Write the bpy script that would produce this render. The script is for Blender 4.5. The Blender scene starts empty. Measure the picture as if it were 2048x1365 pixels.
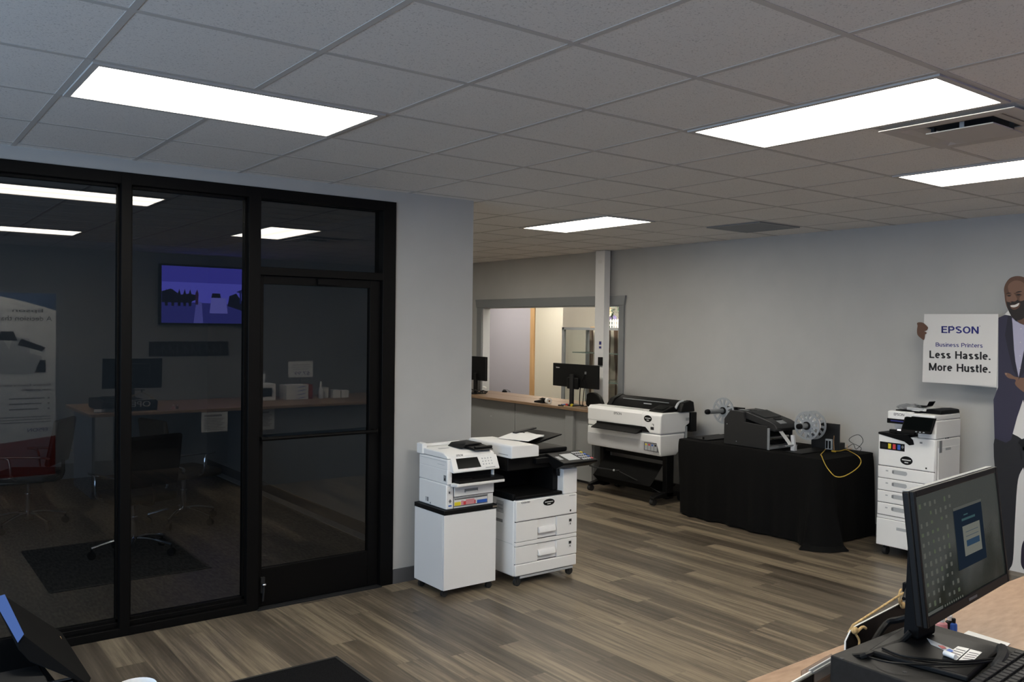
import bpy, bmesh, math, random
from mathutils import Vector, Matrix

random.seed(7)
SC = bpy.context.scene
COL = SC.collection

# ------------------------------------------------------------------ camera
CZ = 1.822                      # eye height
FPX = 1714.06                   # focal length for a 2048 px wide frame
YAW, PITCH, ROLL = math.radians(52.783), math.radians(-0.9564), math.radians(0.723)
fw = Vector((math.cos(PITCH) * math.cos(YAW), math.cos(PITCH) * math.sin(YAW), math.sin(PITCH)))
rt = Vector((math.sin(YAW), -math.cos(YAW), 0))
up = rt.cross(fw)
RT = math.cos(ROLL) * rt + math.sin(ROLL) * up
UP = -math.sin(ROLL) * rt + math.cos(ROLL) * up
cam_data = bpy.data.cameras.new('camera')
cam_data.sensor_width = 36.0
cam_data.lens = FPX / 2048 * 36.0
cam_data.clip_start = 0.05
cam_data.clip_end = 100
cam = bpy.data.objects.new('camera', cam_data)
COL.objects.link(cam)
cam.matrix_world = Matrix(((RT.x, UP.x, -fw.x, 0), (RT.y, UP.y, -fw.y, 0), (RT.z, UP.z, -fw.z, CZ), (0, 0, 0, 1)))
SC.camera = cam

# ------------------------------------------------------------------ world, daylight, exposure
SC.view_settings.view_transform = 'Standard'
SC.view_settings.look = 'None'
SC.view_settings.gamma = 1.0
SC.view_settings.exposure = EXPOSURE = 0.72
DAY = 3.6                       # sky seen through the shop windows
PANEL = 12.0                    # radiance of the ceiling panels
world = bpy.data.worlds.new('daylight'); SC.world = world
world.use_nodes = True
bg = world.node_tree.nodes['Background']
bg.inputs[0].default_value = (0.52, 0.73, 1.0, 1)
bg.inputs[1].default_value = DAY

H = 2.754                       # ceiling
YS = 5.283                      # glass shop-in-shop partition
XB = 7.2194                     # long back wall
GX, GY, T = 0.6455, 2.1432, 0.6096   # ceiling grid
XW = -2.6                       # window wall
YF = -1.45                      # wall behind the counter
XE = 3.637                      # end of the partition

def portal(loc, rot, sx, sy):
    l = bpy.data.lights.new('window_portal', 'AREA'); l.shape = 'RECTANGLE'; l.size = sx; l.size_y = sy
    l.cycles.is_portal = True
    o = bpy.data.objects.new('window_portal', l); COL.objects.link(o); o.location = loc; o.rotation_euler = rot
portal((XW - .03, 2.0, 1.67), (0, math.radians(-90), 0), 1.46, 5.6)

# ------------------------------------------------------------------ helpers
C0 = Vector((0, 0, CZ))
def ray(x, y): return RT * ((x - 1024) / FPX) - UP * ((y - 682.5) / FPX) + fw
def aX(x, y, X): d = ray(x, y); return C0 + d * (X / d.x)
def aY(x, y, Y): d = ray(x, y); return C0 + d * (Y / d.y)
def aZ(x, y, Z): d = ray(x, y); return C0 + d * ((Z - CZ) / d.z)
def at(x, y, t): return C0 + ray(x, y) * t
def mY(x, y, Y):                # a place seen mirrored in the glass partition
    p = aY(x, y, 2 * YS - Y); return Vector((p.x, Y, p.z))

class MB:
    def __init__(s): s.v = []; s.f = []
    def add(s, vs, fs):
        n = len(s.v); s.v += [Vector(a) for a in vs]; s.f += [tuple(i + n for i in f) for f in fs]; return s
    def box(s, x0, x1, y0, y1, z0, z1):
        return s.add([(x0,y0,z0),(x1,y0,z0),(x1,y1,z0),(x0,y1,z0),(x0,y0,z1),(x1,y0,z1),(x1,y1,z1),(x0,y1,z1)],
                     [(0,3,2,1),(4,5,6,7),(0,1,5,4),(1,2,6,5),(2,3,7,6),(3,0,4,7)])
    def obox(s, c, ux, uy, uz):      # oriented box: centre and three half vectors
        c, ux, uy, uz = map(Vector, (c, ux, uy, uz))
        return s.add([c + a*ux + b*uy + d*uz for d in (-1,1) for a, b in ((-1,-1),(1,-1),(1,1),(-1,1))],
                     [(0,3,2,1),(4,5,6,7),(0,1,5,4),(1,2,6,5),(2,3,7,6),(3,0,4,7)])
    def ext(s, pts, vec):            # planar polygon pushed along vec
        n = len(pts); pts = [Vector(p) for p in pts]; vec = Vector(vec)
        return s.add(pts + [p + vec for p in pts], [tuple(range(n))[::-1], tuple(range(n, 2*n))] + [(i, (i+1) % n, n + (i+1) % n, n + i) for i in range(n)])
    def prism(s, axis, poly, a0, a1):
        k = {'x': lambda p, a: (a, p[0], p[1]), 'y': lambda p, a: (p[0], a, p[1]), 'z': lambda p, a: (p[0], p[1], a)}[axis]
        return s.ext([k(p, a0) for p in poly], Vector(k((0,0), a1)) - Vector(k((0,0), a0)))
    def cyl(s, p0, p1, r, n=16, r1=None):
        p0, p1 = Vector(p0), Vector(p1); d = (p1 - p0).normalized(); u = d.orthogonal().normalized(); w = d.cross(u)
        r1 = r if r1 is None else r1
        c = [(math.cos(2*math.pi*i/n), math.sin(2*math.pi*i/n)) for i in range(n)]
        return s.add([p0 + r*(a*u + b*w) for a, b in c] + [p1 + r1*(a*u + b*w) for a, b in c],
                     [tuple(range(n))[::-1], tuple(range(n, 2*n))] + [(i, (i+1) % n, n + (i+1) % n, n + i) for i in range(n)])
    def tube(s, pts, r, n=8, smooth=4):
        pts = [Vector(p) for p in pts]
        if smooth > 1 and len(pts) > 2:
            q = []
            for i in range(len(pts) - 1):
                a, b, c, d = pts[max(i-1, 0)], pts[i], pts[i+1], pts[min(i+2, len(pts)-1)]
                for k in range(smooth):
                    t = k / smooth
                    q.append(.5*((2*b) + (c-a)*t + (2*a-5*b+4*c-d)*t*t + (3*b-a-3*c+d)*t**3))
            pts = q + [pts[-1]]
        vs = []; u = None
        for i, p in enumerate(pts):
            d = (pts[min(i+1, len(pts)-1)] - pts[max(i-1, 0)]).normalized()
            u = d.orthogonal().normalized() if u is None else (u - d*u.dot(d)).normalized()
            w = d.cross(u)
            vs += [p + r*(math.cos(2*math.pi*k/n)*u + math.sin(2*math.pi*k/n)*w) for k in range(n)]
        m = len(pts)
        fs = [(i*n+k, i*n+(k+1) % n, (i+1)*n+(k+1) % n, (i+1)*n+k) for i in range(m-1) for k in range(n)]
        return s.add(vs, fs + [tuple(range(n))[::-1], tuple(range((m-1)*n, m*n))])
    def lathe(s, prof, c, axis='z', n=24):   # prof: (radius, height) from bottom to top, closed at both ends
        c = Vector(c); vs = []
        for r, h in prof:
            for k in range(n):
                a = 2*math.pi*k/n; x, y = r*math.cos(a), r*math.sin(a)
                vs.append(c + Vector({'z': (x, y, h), 'x': (h, x, y), 'y': (x, h, y)}[axis]))
        m = len(prof)
        fs = [(i*n+k, i*n+(k+1) % n, (i+1)*n+(k+1) % n, (i+1)*n+k) for i in range(m-1) for k in range(n)]
        return s.add(vs, fs + [tuple(range(n))[::-1], tuple(range((m-1)*n, m*n))])
    def ring(s, c, axis, r0, r1, th, n=32):  # flat washer
        c = Vector(c); d = Vector(axis).normalized(); u = d.orthogonal().normalized(); w = d.cross(u); vs = []
        for r, h in ((r0,-th/2),(r1,-th/2),(r1,th/2),(r0,th/2)):
            vs += [c + d*h + r*(math.cos(2*math.pi*k/n)*u + math.sin(2*math.pi*k/n)*w) for k in range(n)]
        return s.add(vs, [(i*n+k, i*n+(k+1) % n, ((i+1) % 4)*n+(k+1) % n, ((i+1) % 4)*n+k) for i in range(4) for k in range(n)])
    def sph(s, c, r, n=16, m=10):
        c = Vector(c); r = Vector(r if hasattr(r, '__len__') else (r, r, r)); vs = []
        for i in range(1, m):
            b = math.pi*i/m
            vs += [c + Vector((r.x*math.sin(b)*math.cos(2*math.pi*k/n), r.y*math.sin(b)*math.sin(2*math.pi*k/n), -r.z*math.cos(b))) for k in range(n)]
        fs = [(i*n+k, i*n+(k+1) % n, (i+1)*n+(k+1) % n, (i+1)*n+k) for i in range(m-2) for k in range(n)]
        L = len(vs); vs += [c - Vector((0,0,r.z)), c + Vector((0,0,r.z))]
        fs += [(L, (k+1) % n, k) for k in range(n)] + [(L+1, (m-2)*n+k, (m-2)*n+(k+1) % n) for k in range(n)]
        return s.add(vs, fs)
    def hull(s, pts):
        b = bmesh.new()
        for p in pts: b.verts.new(p)
        r = bmesh.ops.convex_hull(b, input=b.verts)
        b.verts.ensure_lookup_table()
        bmesh.ops.delete(b, geom=[v for v in b.verts if not v.link_faces], context='VERTS')
        b.verts.index_update()
        s.add([v.co.copy() for v in b.verts], [tuple(v.index for v in f.verts) for f in b.faces]); b.free(); return s

MW = {}                        # world matrices of everything built, by object
def W(o): return MW.get(o.name, Matrix())

def obj(name, mb, material, parent=None, bevel=0.0, seg=2, loc=None, flat=False):
    """links mb (world coordinates) as ONE mesh object"""
    base = W(parent) if parent else Matrix.Translation(loc if loc is not None else
           Vector((sum(v.x for v in mb.v)/len(mb.v), sum(v.y for v in mb.v)/len(mb.v), min(v.z for v in mb.v))))
    inv = base.inverted()
    me = bpy.data.meshes.new(name)
    me.from_pydata([inv @ v for v in mb.v], [], mb.f)
    b = bmesh.new(); b.from_mesh(me); bmesh.ops.recalc_face_normals(b, faces=b.faces); b.to_mesh(me); b.free()
    if not flat:
        me.shade_smooth(); me.set_sharp_from_angle(angle=math.radians(38))
    for m in (material if isinstance(material, (list, tuple)) else [material]): me.materials.append(m)
    o = bpy.data.objects.new(name, me); COL.objects.link(o)
    if parent: o.parent = parent
    else: o.matrix_world = base
    MW[o.name] = base
    if bevel:
        md = o.modifiers.new('bevel', 'BEVEL'); md.width = bevel; md.segments = seg; md.limit_method = 'ANGLE'; md.angle_limit = math.radians(40)
        md.use_clamp_overlap = True
    return o

def thing(name, label, cat, loc=(0,0,0), rotz=0, group=None):
    o = bpy.data.objects.new(name, None); o.empty_display_size = .1; COL.objects.link(o)
    m = Matrix.Translation(Vector(loc)) @ Matrix.Rotation(rotz, 4, 'Z'); o.matrix_world = m; MW[o.name] = m
    o['label'] = label; o['category'] = cat
    if group: o['group'] = group
    return o
def tag(o, label, cat, group=None, kind=None):
    o['label'] = label; o['category'] = cat
    if group: o['group'] = group
    if kind: o['kind'] = kind
    return o
def struct(name, mb, material, label=None, cat=None, parent=None, bevel=0, loc=None):
    o = obj(name, mb, material, parent, bevel, loc=loc); o['kind'] = 'structure'
    if parent is None:
        o['label'] = label; o['category'] = cat
    return o
def sempty(name, label, cat, loc):
    o = thing(name, label, cat, loc); o['kind'] = 'structure'; return o
def copy_tree(o, loc, rotz=0, label=None, group=None, parent=None):
    c = o.copy(); COL.objects.link(c)
    if parent is None:
        c.location = loc; c.rotation_euler = (0, 0, rotz)
        if label: c['label'] = label
        if group: c['group'] = group
    else: c.parent = parent
    for ch in list(o.children): copy_tree(ch, None, parent=c)
    return c

def text(name, s, o, xd, yd, w, h, material, parent, bold=0.0, depth=.0012, lift=.0004):
    """lettering whose box starts at o (lower left), runs w along xd and h along yd"""
    cu = bpy.data.curves.new('lettering', 'FONT'); cu.body = s; cu.offset = bold; cu.extrude = 0.5; cu.resolution_u = 4
    t = bpy.data.objects.new('lettering', cu); COL.objects.link(t)
    dg = bpy.context.evaluated_depsgraph_get()
    me = bpy.data.meshes.new_from_object(t.evaluated_get(dg))
    co = [v.co.copy() for v in me.vertices]
    x0, x1 = min(c.x for c in co), max(c.x for c in co); y0, y1 = min(c.y for c in co), max(c.y for c in co)
    xd, yd, o = Vector(xd).normalized(), Vector(yd).normalized(), Vector(o); nd = xd.cross(yd)
    mb = MB(); mb.v = [o + xd*((c.x-x0)/(x1-x0)*w) + yd*((c.y-y0)/(y1-y0)*h) + nd*(lift + depth*(c.z+.5)) for c in co]
    mb.f = [tuple(p.vertices) for p in me.polygons]
    bpy.data.objects.remove(t); bpy.data.curves.remove(cu); bpy.data.meshes.remove(me)
    return obj(name, mb, material, parent)

def glyph(ch, s):
    """strokes of a plain grotesque letter, cap height 1; returns (width, strokes)"""
    h = s/2; X = .73
    def arc(cx, cy, rx, ry, a0, a1, n=14): return [(cx+rx*math.cos(math.radians(a0+(a1-a0)*k/n)), cy+ry*math.sin(math.radians(a0+(a1-a0)*k/n))) for k in range(n+1)]
    def S(w, H_):
        return arc(w/2, H_*.745, w/2-h*1.1, H_*.255-h, 25, 265, 14) + arc(w/2, H_*.265, w/2-h, H_*.265-h, 90, -155, 14)
    g = {
     'E': (.60, [[(h,0),(h,1)], [(0,1-h),(.58,1-h)], [(0,.53),(.54,.53)], [(0,h),(.60,h)]]),
     'P': (.64, [[(h,0),(h,1)], [(0,1-h),(.36,1-h)] + arc(.36,(1-h+.45)/2,.64-.36-h,(1-h-.45)/2,90,-90) + [(0,.45)]]),
     'S': (.64, [S(.64, 1)]), 'O': (.76, [arc(.38,.5,.38-h,.5-h,0,360,30)]),
     'N': (.70, [[(h,0),(h,1)], [(.70-h,0),(.70-h,1)], [(h,1),(.70-h,0)]]),
     'B': (.66, [[(h,0),(h,1)], [(0,1-h),(.36,1-h)] + arc(.36,(1-h+.53)/2,.24-h*.6,(1-h-.53)/2,90,-90) + [(0,.53)], [(.3,.53),(.38,.53)] + arc(.38,(.53+h)/2,.28-h,(.53-h)/2,90,-90) + [(0,h)]]),
     'L': (.54, [[(h,0),(h,1)], [(0,h),(.54,h)]]), 'H': (.70, [[(h,0),(h,1)], [(.70-h,0),(.70-h,1)], [(0,.52),(.70,.52)]]),
     'M': (.84, [[(h,0),(h,1)], [(.84-h,0),(.84-h,1)], [(h,.98),(.42,.06)], [(.42,.06),(.84-h,.98)]]),
     'l': (s, [[(h,0),(h,1)]]), 'i': (s, [[(h,0),(h,X)], [(h,.86),(h,1)]]), '.': (s, [[(h,0),(h,s)]]),
     'u': (.52, [[(h,X),(h,.26)] + arc(.26,.26,.26-h,.26-h,180,360), [(.52-h,X),(.52-h,0)]]),
     'n': (.52, [[(h,0),(h,X)], arc(.27,X-.26,.25-h,.26-h,180,0) + [(.52-h,0)]]),
     's': (.50, [S(.50, X)]), 'o': (.56, [arc(.28,X/2,.28-h,X/2-h,0,360,24)]),
     'e': (.55, [[(h,.39),(.55-h,.39)], arc(.275,X/2,.275-h,X/2-h,0,310,22)]),
     'r': (.34, [[(h,0),(h,X)], arc(.36,X-.27,.36-h,.27-h,180,95)]),
     't': (.34, [[(.13,.94),(.13,.18)] + arc(.13+.13,.18+.0,.13,.18-h,180,285,8), [(0,X-h),(.32,X-h)]]),
     'a': (.54, [arc(.25,X-.25,.25-h,.25-h,165,0) + [(.5-h,0)], [(.5-h,.42),(.32,.40)] + arc(.22,.20,.22-h,.20-h,95,330,12) + [(.5-h,.2)]]),
    }
    return g.get(ch, (.3, []))
def text2(name, t, o, xd, yd, w, h, material, parent, s=.16, depth=.0008, lift=.0002, gap=.085):
    """the same as text(), in a plain stroke-built grotesque"""
    segs = []; x = 0
    for ch in t:
        gw, st = glyph(ch, s)
        for pl in st:
            n = len(pl)
            def nrm(a, b): d = Vector((b[0]-a[0], b[1]-a[1])); d.normalize(); return Vector((-d.y, d.x))
            off = []
            for i in range(n):
                ns = ([nrm(pl[i-1], pl[i])] if i else []) + ([nrm(pl[i], pl[i+1])] if i < n-1 else [])
                m = sum(ns, Vector((0,0))); m.normalize(); off.append(m / max(.35, m.dot(ns[0])) * s/2)
            for i in range(n-1):
                p, q = Vector(pl[i]), Vector(pl[i+1])
                segs.append([(x+v.x, v.y) for v in (p-off[i], q-off[i+1], q+off[i+1], p+off[i])])
        x += gw + gap
    X0 = min(v[0] for g in segs for v in g); X1 = max(v[0] for g in segs for v in g); Y0_ = min(v[1] for g in segs for v in g); Y1_ = max(v[1] for g in segs for v in g)
    xd, yd, o = Vector(xd).normalized(), Vector(yd).normalized(), Vector(o); nd = xd.cross(yd); mb = MB()
    for g in segs:
        mb.ext([o + xd*((v[0]-X0)/(X1-X0)*w) + yd*((v[1]-Y0_)/(Y1_-Y0_)*h) + nd*lift for v in g], nd*depth)
    return obj(name, mb, material, parent, flat=True)

# ------------------------------------------------------------------ materials
def mat(name, col, rough=.5, metal=0, spec=.5, emit=None, es=1.0, coat=0, alpha=None):
    m = bpy.data.materials.new(name); m.use_nodes = True; b = m.node_tree.nodes['Principled BSDF']
    b.inputs['Base Color'].default_value = (*col, 1); b.inputs['Roughness'].default_value = rough
    b.inputs['Metallic'].default_value = metal; b.inputs['Specular IOR Level'].default_value = spec
    b.inputs['Coat Weight'].default_value = coat
    if emit: b.inputs['Emission Color'].default_value = (*emit, 1); b.inputs['Emission Strength'].default_value = es
    return m
def nodes(m): return m.node_tree.nodes, m.node_tree.links, m.node_tree.nodes['Principled BSDF']
def noisy(name, c0, c1, scale, rough=.6, detail=4, bump=0, stretch=(1,1,1), lo=.35, hi=.65, spec=.5, bscale=None):
    m = mat(name, c0, rough, spec=spec); N, L, b = nodes(m)
    tc = N.new('ShaderNodeTexCoord'); mp = N.new('ShaderNodeMapping'); mp.inputs['Scale'].default_value = stretch
    nz = N.new('ShaderNodeTexNoise'); nz.inputs['Scale'].default_value = scale; nz.inputs['Detail'].default_value = detail
    cr = N.new('ShaderNodeValToRGB'); cr.color_ramp.elements[0].color = (*c0, 1); cr.color_ramp.elements[1].color = (*c1, 1)
    cr.color_ramp.elements[0].position = lo; cr.color_ramp.elements[1].position = hi
    L.new(tc.outputs['Object'], mp.inputs[0]); L.new(mp.outputs[0], nz.inputs['Vector']); L.new(nz.outputs[0], cr.inputs[0]); L.new(cr.outputs[0], b.inputs['Base Color'])
    if bump:
        n2 = N.new('ShaderNodeTexNoise'); n2.inputs['Scale'].default_value = bscale or scale; n2.inputs['Detail'].default_value = 3
        L.new(mp.outputs[0], n2.inputs['Vector'])
        bp = N.new('ShaderNodeBump'); bp.inputs['Strength'].default_value = bump; bp.inputs['Distance'].default_value = .002
        L.new(n2.outputs[0], bp.inputs['Height']); L.new(bp.outputs[0], b.inputs['Normal'])
    return m

def floor_material():
    m = mat('grey_oak_vinyl_planks', (.3,.26,.22), .36, spec=.4); N, L, b = nodes(m)
    tc = N.new('ShaderNodeTexCoord'); sp = N.new('ShaderNodeSeparateXYZ'); L.new(tc.outputs['Object'], sp.inputs[0])
    def mth(op, a, c=None):
        n = N.new('ShaderNodeMath'); n.operation = op
        for i, q in enumerate((a, c)):
            if q is None: continue
            if isinstance(q, (int, float)): n.inputs[i].default_value = q
            else: L.new(q, n.inputs[i])
        return n.outputs[0]
    row = mth('FLOOR', mth('DIVIDE', sp.outputs[0], .152))
    wn = N.new('ShaderNodeTexWhiteNoise'); wn.noise_dimensions = '1D'; L.new(row, wn.inputs['W'])
    yy = mth('ADD', mth('DIVIDE', sp.outputs[1], 1.22), mth('MULTIPLY', wn.outputs['Value'], 7.0))
    pl = mth('FLOOR', yy)
    cb = N.new('ShaderNodeCombineXYZ'); L.new(row, cb.inputs[0]); L.new(pl, cb.inputs[1])
    w2 = N.new('ShaderNodeTexWhiteNoise'); w2.noise_dimensions = '3D'; L.new(cb.outputs[0], w2.inputs['Vector'])
    # grain, shifted by plank
    sh = N.new('ShaderNodeVectorMath'); sh.operation = 'SCALE'; L.new(w2.outputs['Color'], sh.inputs[0]); sh.inputs['Scale'].default_value = 30
    ad = N.new('ShaderNodeVectorMath'); L.new(tc.outputs['Object'], ad.inputs[0]); L.new(sh.outputs[0], ad.inputs[1])
    def grain(sx, sy, detail, rough=.6):
        mp = N.new('ShaderNodeMapping'); mp.inputs['Scale'].default_value = (sx, sy, 1); L.new(ad.outputs[0], mp.inputs[0])
        nz = N.new('ShaderNodeTexNoise'); nz.inputs['Scale'].default_value = 1; nz.inputs['Detail'].default_value = detail; nz.inputs['Roughness'].default_value = rough
        nz.inputs['Distortion'].default_value = .2; L.new(mp.outputs[0], nz.inputs['Vector']); return nz.outputs[0]
    g1, g2 = grain(12, .6, 6, .65), grain(70, 2.0, 4)
    v = mth('ADD', mth('MULTIPLY', g1, .85), mth('ADD', mth('MULTIPLY', g2, .50), mth('MULTIPLY', w2.outputs['Value'], .26)))
    cr = N.new('ShaderNodeValToRGB'); e = cr.color_ramp.elements
    e[0].position = .50; e[0].color = (.036,.028,.020,1); e[1].position = 1.10; e[1].color = (.265,.212,.147,1)
    n = e.new(.79); n.color = (.112,.090,.066,1)
    L.new(v, cr.inputs[0])
    # joints
    fx = mth('FRACT', mth('DIVIDE', sp.outputs[0], .152)); fy = mth('FRACT', yy)
    jx = mth('LESS_THAN', fx, .014); jy = mth('LESS_THAN', fy, .0016)
    j = mth('MAXIMUM', jx, jy)
    mx = N.new('ShaderNodeMix'); mx.data_type = 'RGBA'; L.new(mth('MULTIPLY', j, .55), mx.inputs[0]); L.new(cr.outputs[0], mx.inputs[6]); mx.inputs[7].default_value = (.05,.04,.032,1)
    L.new(mx.outputs[2], b.inputs['Base Color'])
    bp = N.new('ShaderNodeBump'); bp.inputs['Strength'].default_value = .12; bp.inputs['Distance'].default_value = .002
    L.new(mth('SUBTRACT', g2, mth('MULTIPLY', j, .8)), bp.inputs['Height']); L.new(bp.outputs[0], b.inputs['Normal'])
    return m

M = {}
M['floor'] = floor_material()
M['carpet'] = noisy('brown_grey_carpet_tile', (.15,.13,.11), (.27,.235,.20), 60, .95, stretch=(1,.25,1), bump=.3)
M['wall'] = noisy('painted_drywall_pale_grey', (.44,.438,.43), (.46,.458,.45), 3, .75, bump=.05, bscale=160)
M['tile'] = noisy('mineral_fibre_ceiling_tile', (.47,.452,.442), (.74,.72,.705), 150, .95, detail=2, bump=.25, lo=.27, hi=.42)
M['grid'] = mat('white_ceiling_tee', (.52,.50,.485), .7, spec=.1)
M['alu'] = mat('black_anodised_aluminium', (.003,.0028,.0028), .5, .0, .12)
M['base'] = mat('dark_grey_vinyl_skirting', (.09,.09,.095), .5)
M['trim'] = mat('blue_grey_painted_casing', (.215,.225,.235), .5)
M['white'] = noisy('white_printer_plastic', (.84,.84,.835), (.86,.86,.855), 4, .42)
M['offwhite'] = mat('cool_off_white_plastic', (.60,.61,.63), .45)
M['lam'] = mat('white_laminate', (.83,.83,.835), .35)
M['black'] = mat('black_plastic', (.005,.005,.0053), .5, spec=.2)
M['satin'] = mat('satin_black_plastic', (.007,.007,.0075), .45, spec=.08)
M['dgrey'] = mat('dark_grey_plastic', (.020,.020,.021), .5, spec=.2)
M['mgrey'] = mat('mid_grey_plastic', (.22,.23,.24), .45)
M['lgrey'] = mat('light_grey_plastic', (.42,.44,.46), .45)
M['screen'] = mat('black_display_glass', (.003,.004,.004), .15, spec=.03)
M['rubber'] = mat('black_rubber', (.015,.015,.015), .7)
M['chrome'] = mat('polished_chrome', (.8,.8,.82), .12, 1.0)
M['steel'] = mat('brushed_steel', (.5,.5,.5), .35, 1.0)
M['paper'] = mat('white_paper', (.78,.78,.77), .8)
M['ink_text'] = mat('black_print', (.012,.012,.014), .7)
M['blue_text'] = mat('blue_print', (.02,.025,.19), .7)
M['seam'] = mat('dark_gap', (.03,.03,.032), .8)
M['gtext'] = mat('grey_print', (.12,.12,.13), .6)
M['wtext'] = mat('white_print', (.7,.7,.7), .6)
M['yellow'] = mat('yellow_print', (.75,.62,.03), .5)
M['red'] = mat('red_print', (.62,.05,.06), .5)
M['blue'] = mat('blue_patch', (.03,.12,.5), .5)
M['pink'] = mat('pink_print', (.7,.3,.32), .5)
M['cloth'] = noisy('black_polyester_tablecloth', (.0035,.0034,.0034), (.0055,.0053,.0052), 300, .9, bump=.3, spec=.12)
M['wood'] = noisy('pine_stud', (.42,.24,.10), (.52,.32,.15), 14, .6, stretch=(1,1,.12))
M['ctop'] = noisy('brown_wood_laminate_top', (.20,.125,.07), (.25,.16,.095), 20, .38, stretch=(3,.35,1))
M['cfront'] = mat('grey_counter_panel', (.28,.285,.285), .5)
M['near_top'] = noisy('tan_speckled_laminate', (.26,.155,.092), (.36,.232,.148), 26, .38, detail=8, stretch=(.6,2.4,1), lo=.3, hi=.7)
M['near_front'] = mat('grey_blue_counter_panel', (.20,.21,.23), .5)
M['mat'] = noisy('charcoal_doormat_pile', (.005,.005,.0055), (.012,.012,.013), 220, .95, bump=.6, spec=.05)
M['matte'] = mat('matt_black_plastic', (.004,.004,.0042), .7, spec=.04)
M['reel'] = mat('grey_reel_plastic', (.30,.32,.34), .5)
M['yellow_cable'] = mat('yellow_cable_jacket', (.55,.36,.04), .45)
M['rope'] = noisy('jute_rope', (.42,.27,.11), (.6,.42,.2), 120, .9)
M['smoke'] = None

def clear(name, tint, refl_ior=1.5, glossy=True):
    m = bpy.data.materials.new(name); m.use_nodes = True; N, L = m.node_tree.nodes, m.node_tree.links
    N.remove(N['Principled BSDF']); out = N['Material Output']
    tr = N.new('ShaderNodeBsdfTransparent'); tr.inputs[0].default_value = (*tint, 1)
    if glossy:
        gl = N.new('ShaderNodeBsdfGlossy'); gl.inputs['Roughness'].default_value = 0.0; gl.inputs['Color'].default_value = (1,1,1,1)
        fr = N.new('ShaderNodeFresnel'); fr.inputs[0].default_value = refl_ior
        mx = N.new('ShaderNodeMixShader'); ge = N.new('ShaderNodeNewGeometry'); mu = N.new('ShaderNodeMath'); mu.operation = 'MULTIPLY_ADD'; L.new(fr.outputs[0], mu.inputs[0]); sg_ = N.new('ShaderNodeMath'); sg_.operation = 'SUBTRACT'; sg_.inputs[0].default_value = 1; L.new(ge.outputs['Backfacing'], sg_.inputs[1]); L.new(sg_.outputs[0], mu.inputs[1]); mu.inputs[2].default_value = 0; L.new(mu.outputs[0], mx.inputs[0]); L.new(tr.outputs[0], mx.inputs[1]); L.new(gl.outputs[0], mx.inputs[2]); L.new(mx.outputs[0], out.inputs[0])
    else: L.new(tr.outputs[0], out.inputs[0])
    return m
M['glass_face'] = clear('tinted_glass_outer_face', (.31,.325,.335), 1.74)
M['glass_back'] = clear('tinted_glass_inner_face', (.96,.97,.98), glossy=False)
M['case_glass'] = clear('clear_glass', (.95,.965,.96), 1.45)
M['smoke'] = clear('smoked_clear_plastic', (.22,.22,.22), 1.5)
M['film'] = clear('clear_plastic_film', (.75,.76,.78), 1.6)

def emis(name, col, s):
    m = bpy.data.materials.new(name); m.use_nodes = True; N, L = m.node_tree.nodes, m.node_tree.links
    N.remove(N['Principled BSDF']); e = N.new('ShaderNodeEmission'); e.inputs[0].default_value = (*col, 1); e.inputs[1].default_value = s
    L.new(e.outputs[0], N['Material Output'].inputs[0]); return m
def panel_material():
    """prismatic lens in front of two tubes: brighter along the tubes"""
    m = emis('lit_prismatic_lens', (1, .94, .82), PANEL); N, L = m.node_tree.nodes, m.node_tree.links
    tc = N.new('ShaderNodeTexCoord'); sp = N.new('ShaderNodeSeparateXYZ'); L.new(tc.outputs['Object'], sp.inputs[0])
    a = N.new('ShaderNodeMath'); a.operation = 'MULTIPLY'; a.inputs[1].default_value = 2*math.pi/.29; L.new(sp.outputs[1], a.inputs[0])
    c = N.new('ShaderNodeMath'); c.operation = 'COSINE'; L.new(a.outputs[0], c.inputs[0])
    d = N.new('ShaderNodeMath'); d.operation = 'MULTIPLY_ADD'; d.inputs[1].default_value = -.28*PANEL; d.inputs[2].default_value = PANEL; L.new(c.outputs[0], d.inputs[0])
    L.new(d.outputs[0], N['Emission'].inputs[1]); return m
M['panel'] = panel_material()
# ------------------------------------------------------------------ the room
BX = 10.4                                            # far room behind the hatch
struct('floor', MB().box(XW-.1, BX+.2, YF-.1, YS, -.08, 0).box(XE-.15, BX+.2, YS, 13.2, -.08, 0), M['floor'],
       'grey-brown wood-look plank floor of the showroom', 'floor', loc=(0,0,0))
struct('floor_office', MB().box(XW-.1, XE-.15, YS, 11.0, -.08, -.001), M['carpet'], 'brown-grey carpet behind the dark glass', 'floor', loc=(0,YS,0))
ceil = struct('ceiling', MB().box(XW-.1, BX+.2, YF-.1, 13.2, H+.003, H+.08), M['tile'], 'suspended ceiling of speckled grey tiles', 'ceiling', loc=(0,0,H))
g = MB()
w = .012
for i in range(-5, 17):
    x = GX + i*T; g.box(x-w, x+w, YF, 13.1, H+.0012, H+.0035)
for j in range(-5, 18):
    y = GY + j*T; g.box(XW, BX, y-w, y+w, H+.001, H+.0033)
struct('ceiling_grid', g, M['grid'], parent=ceil)

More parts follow.
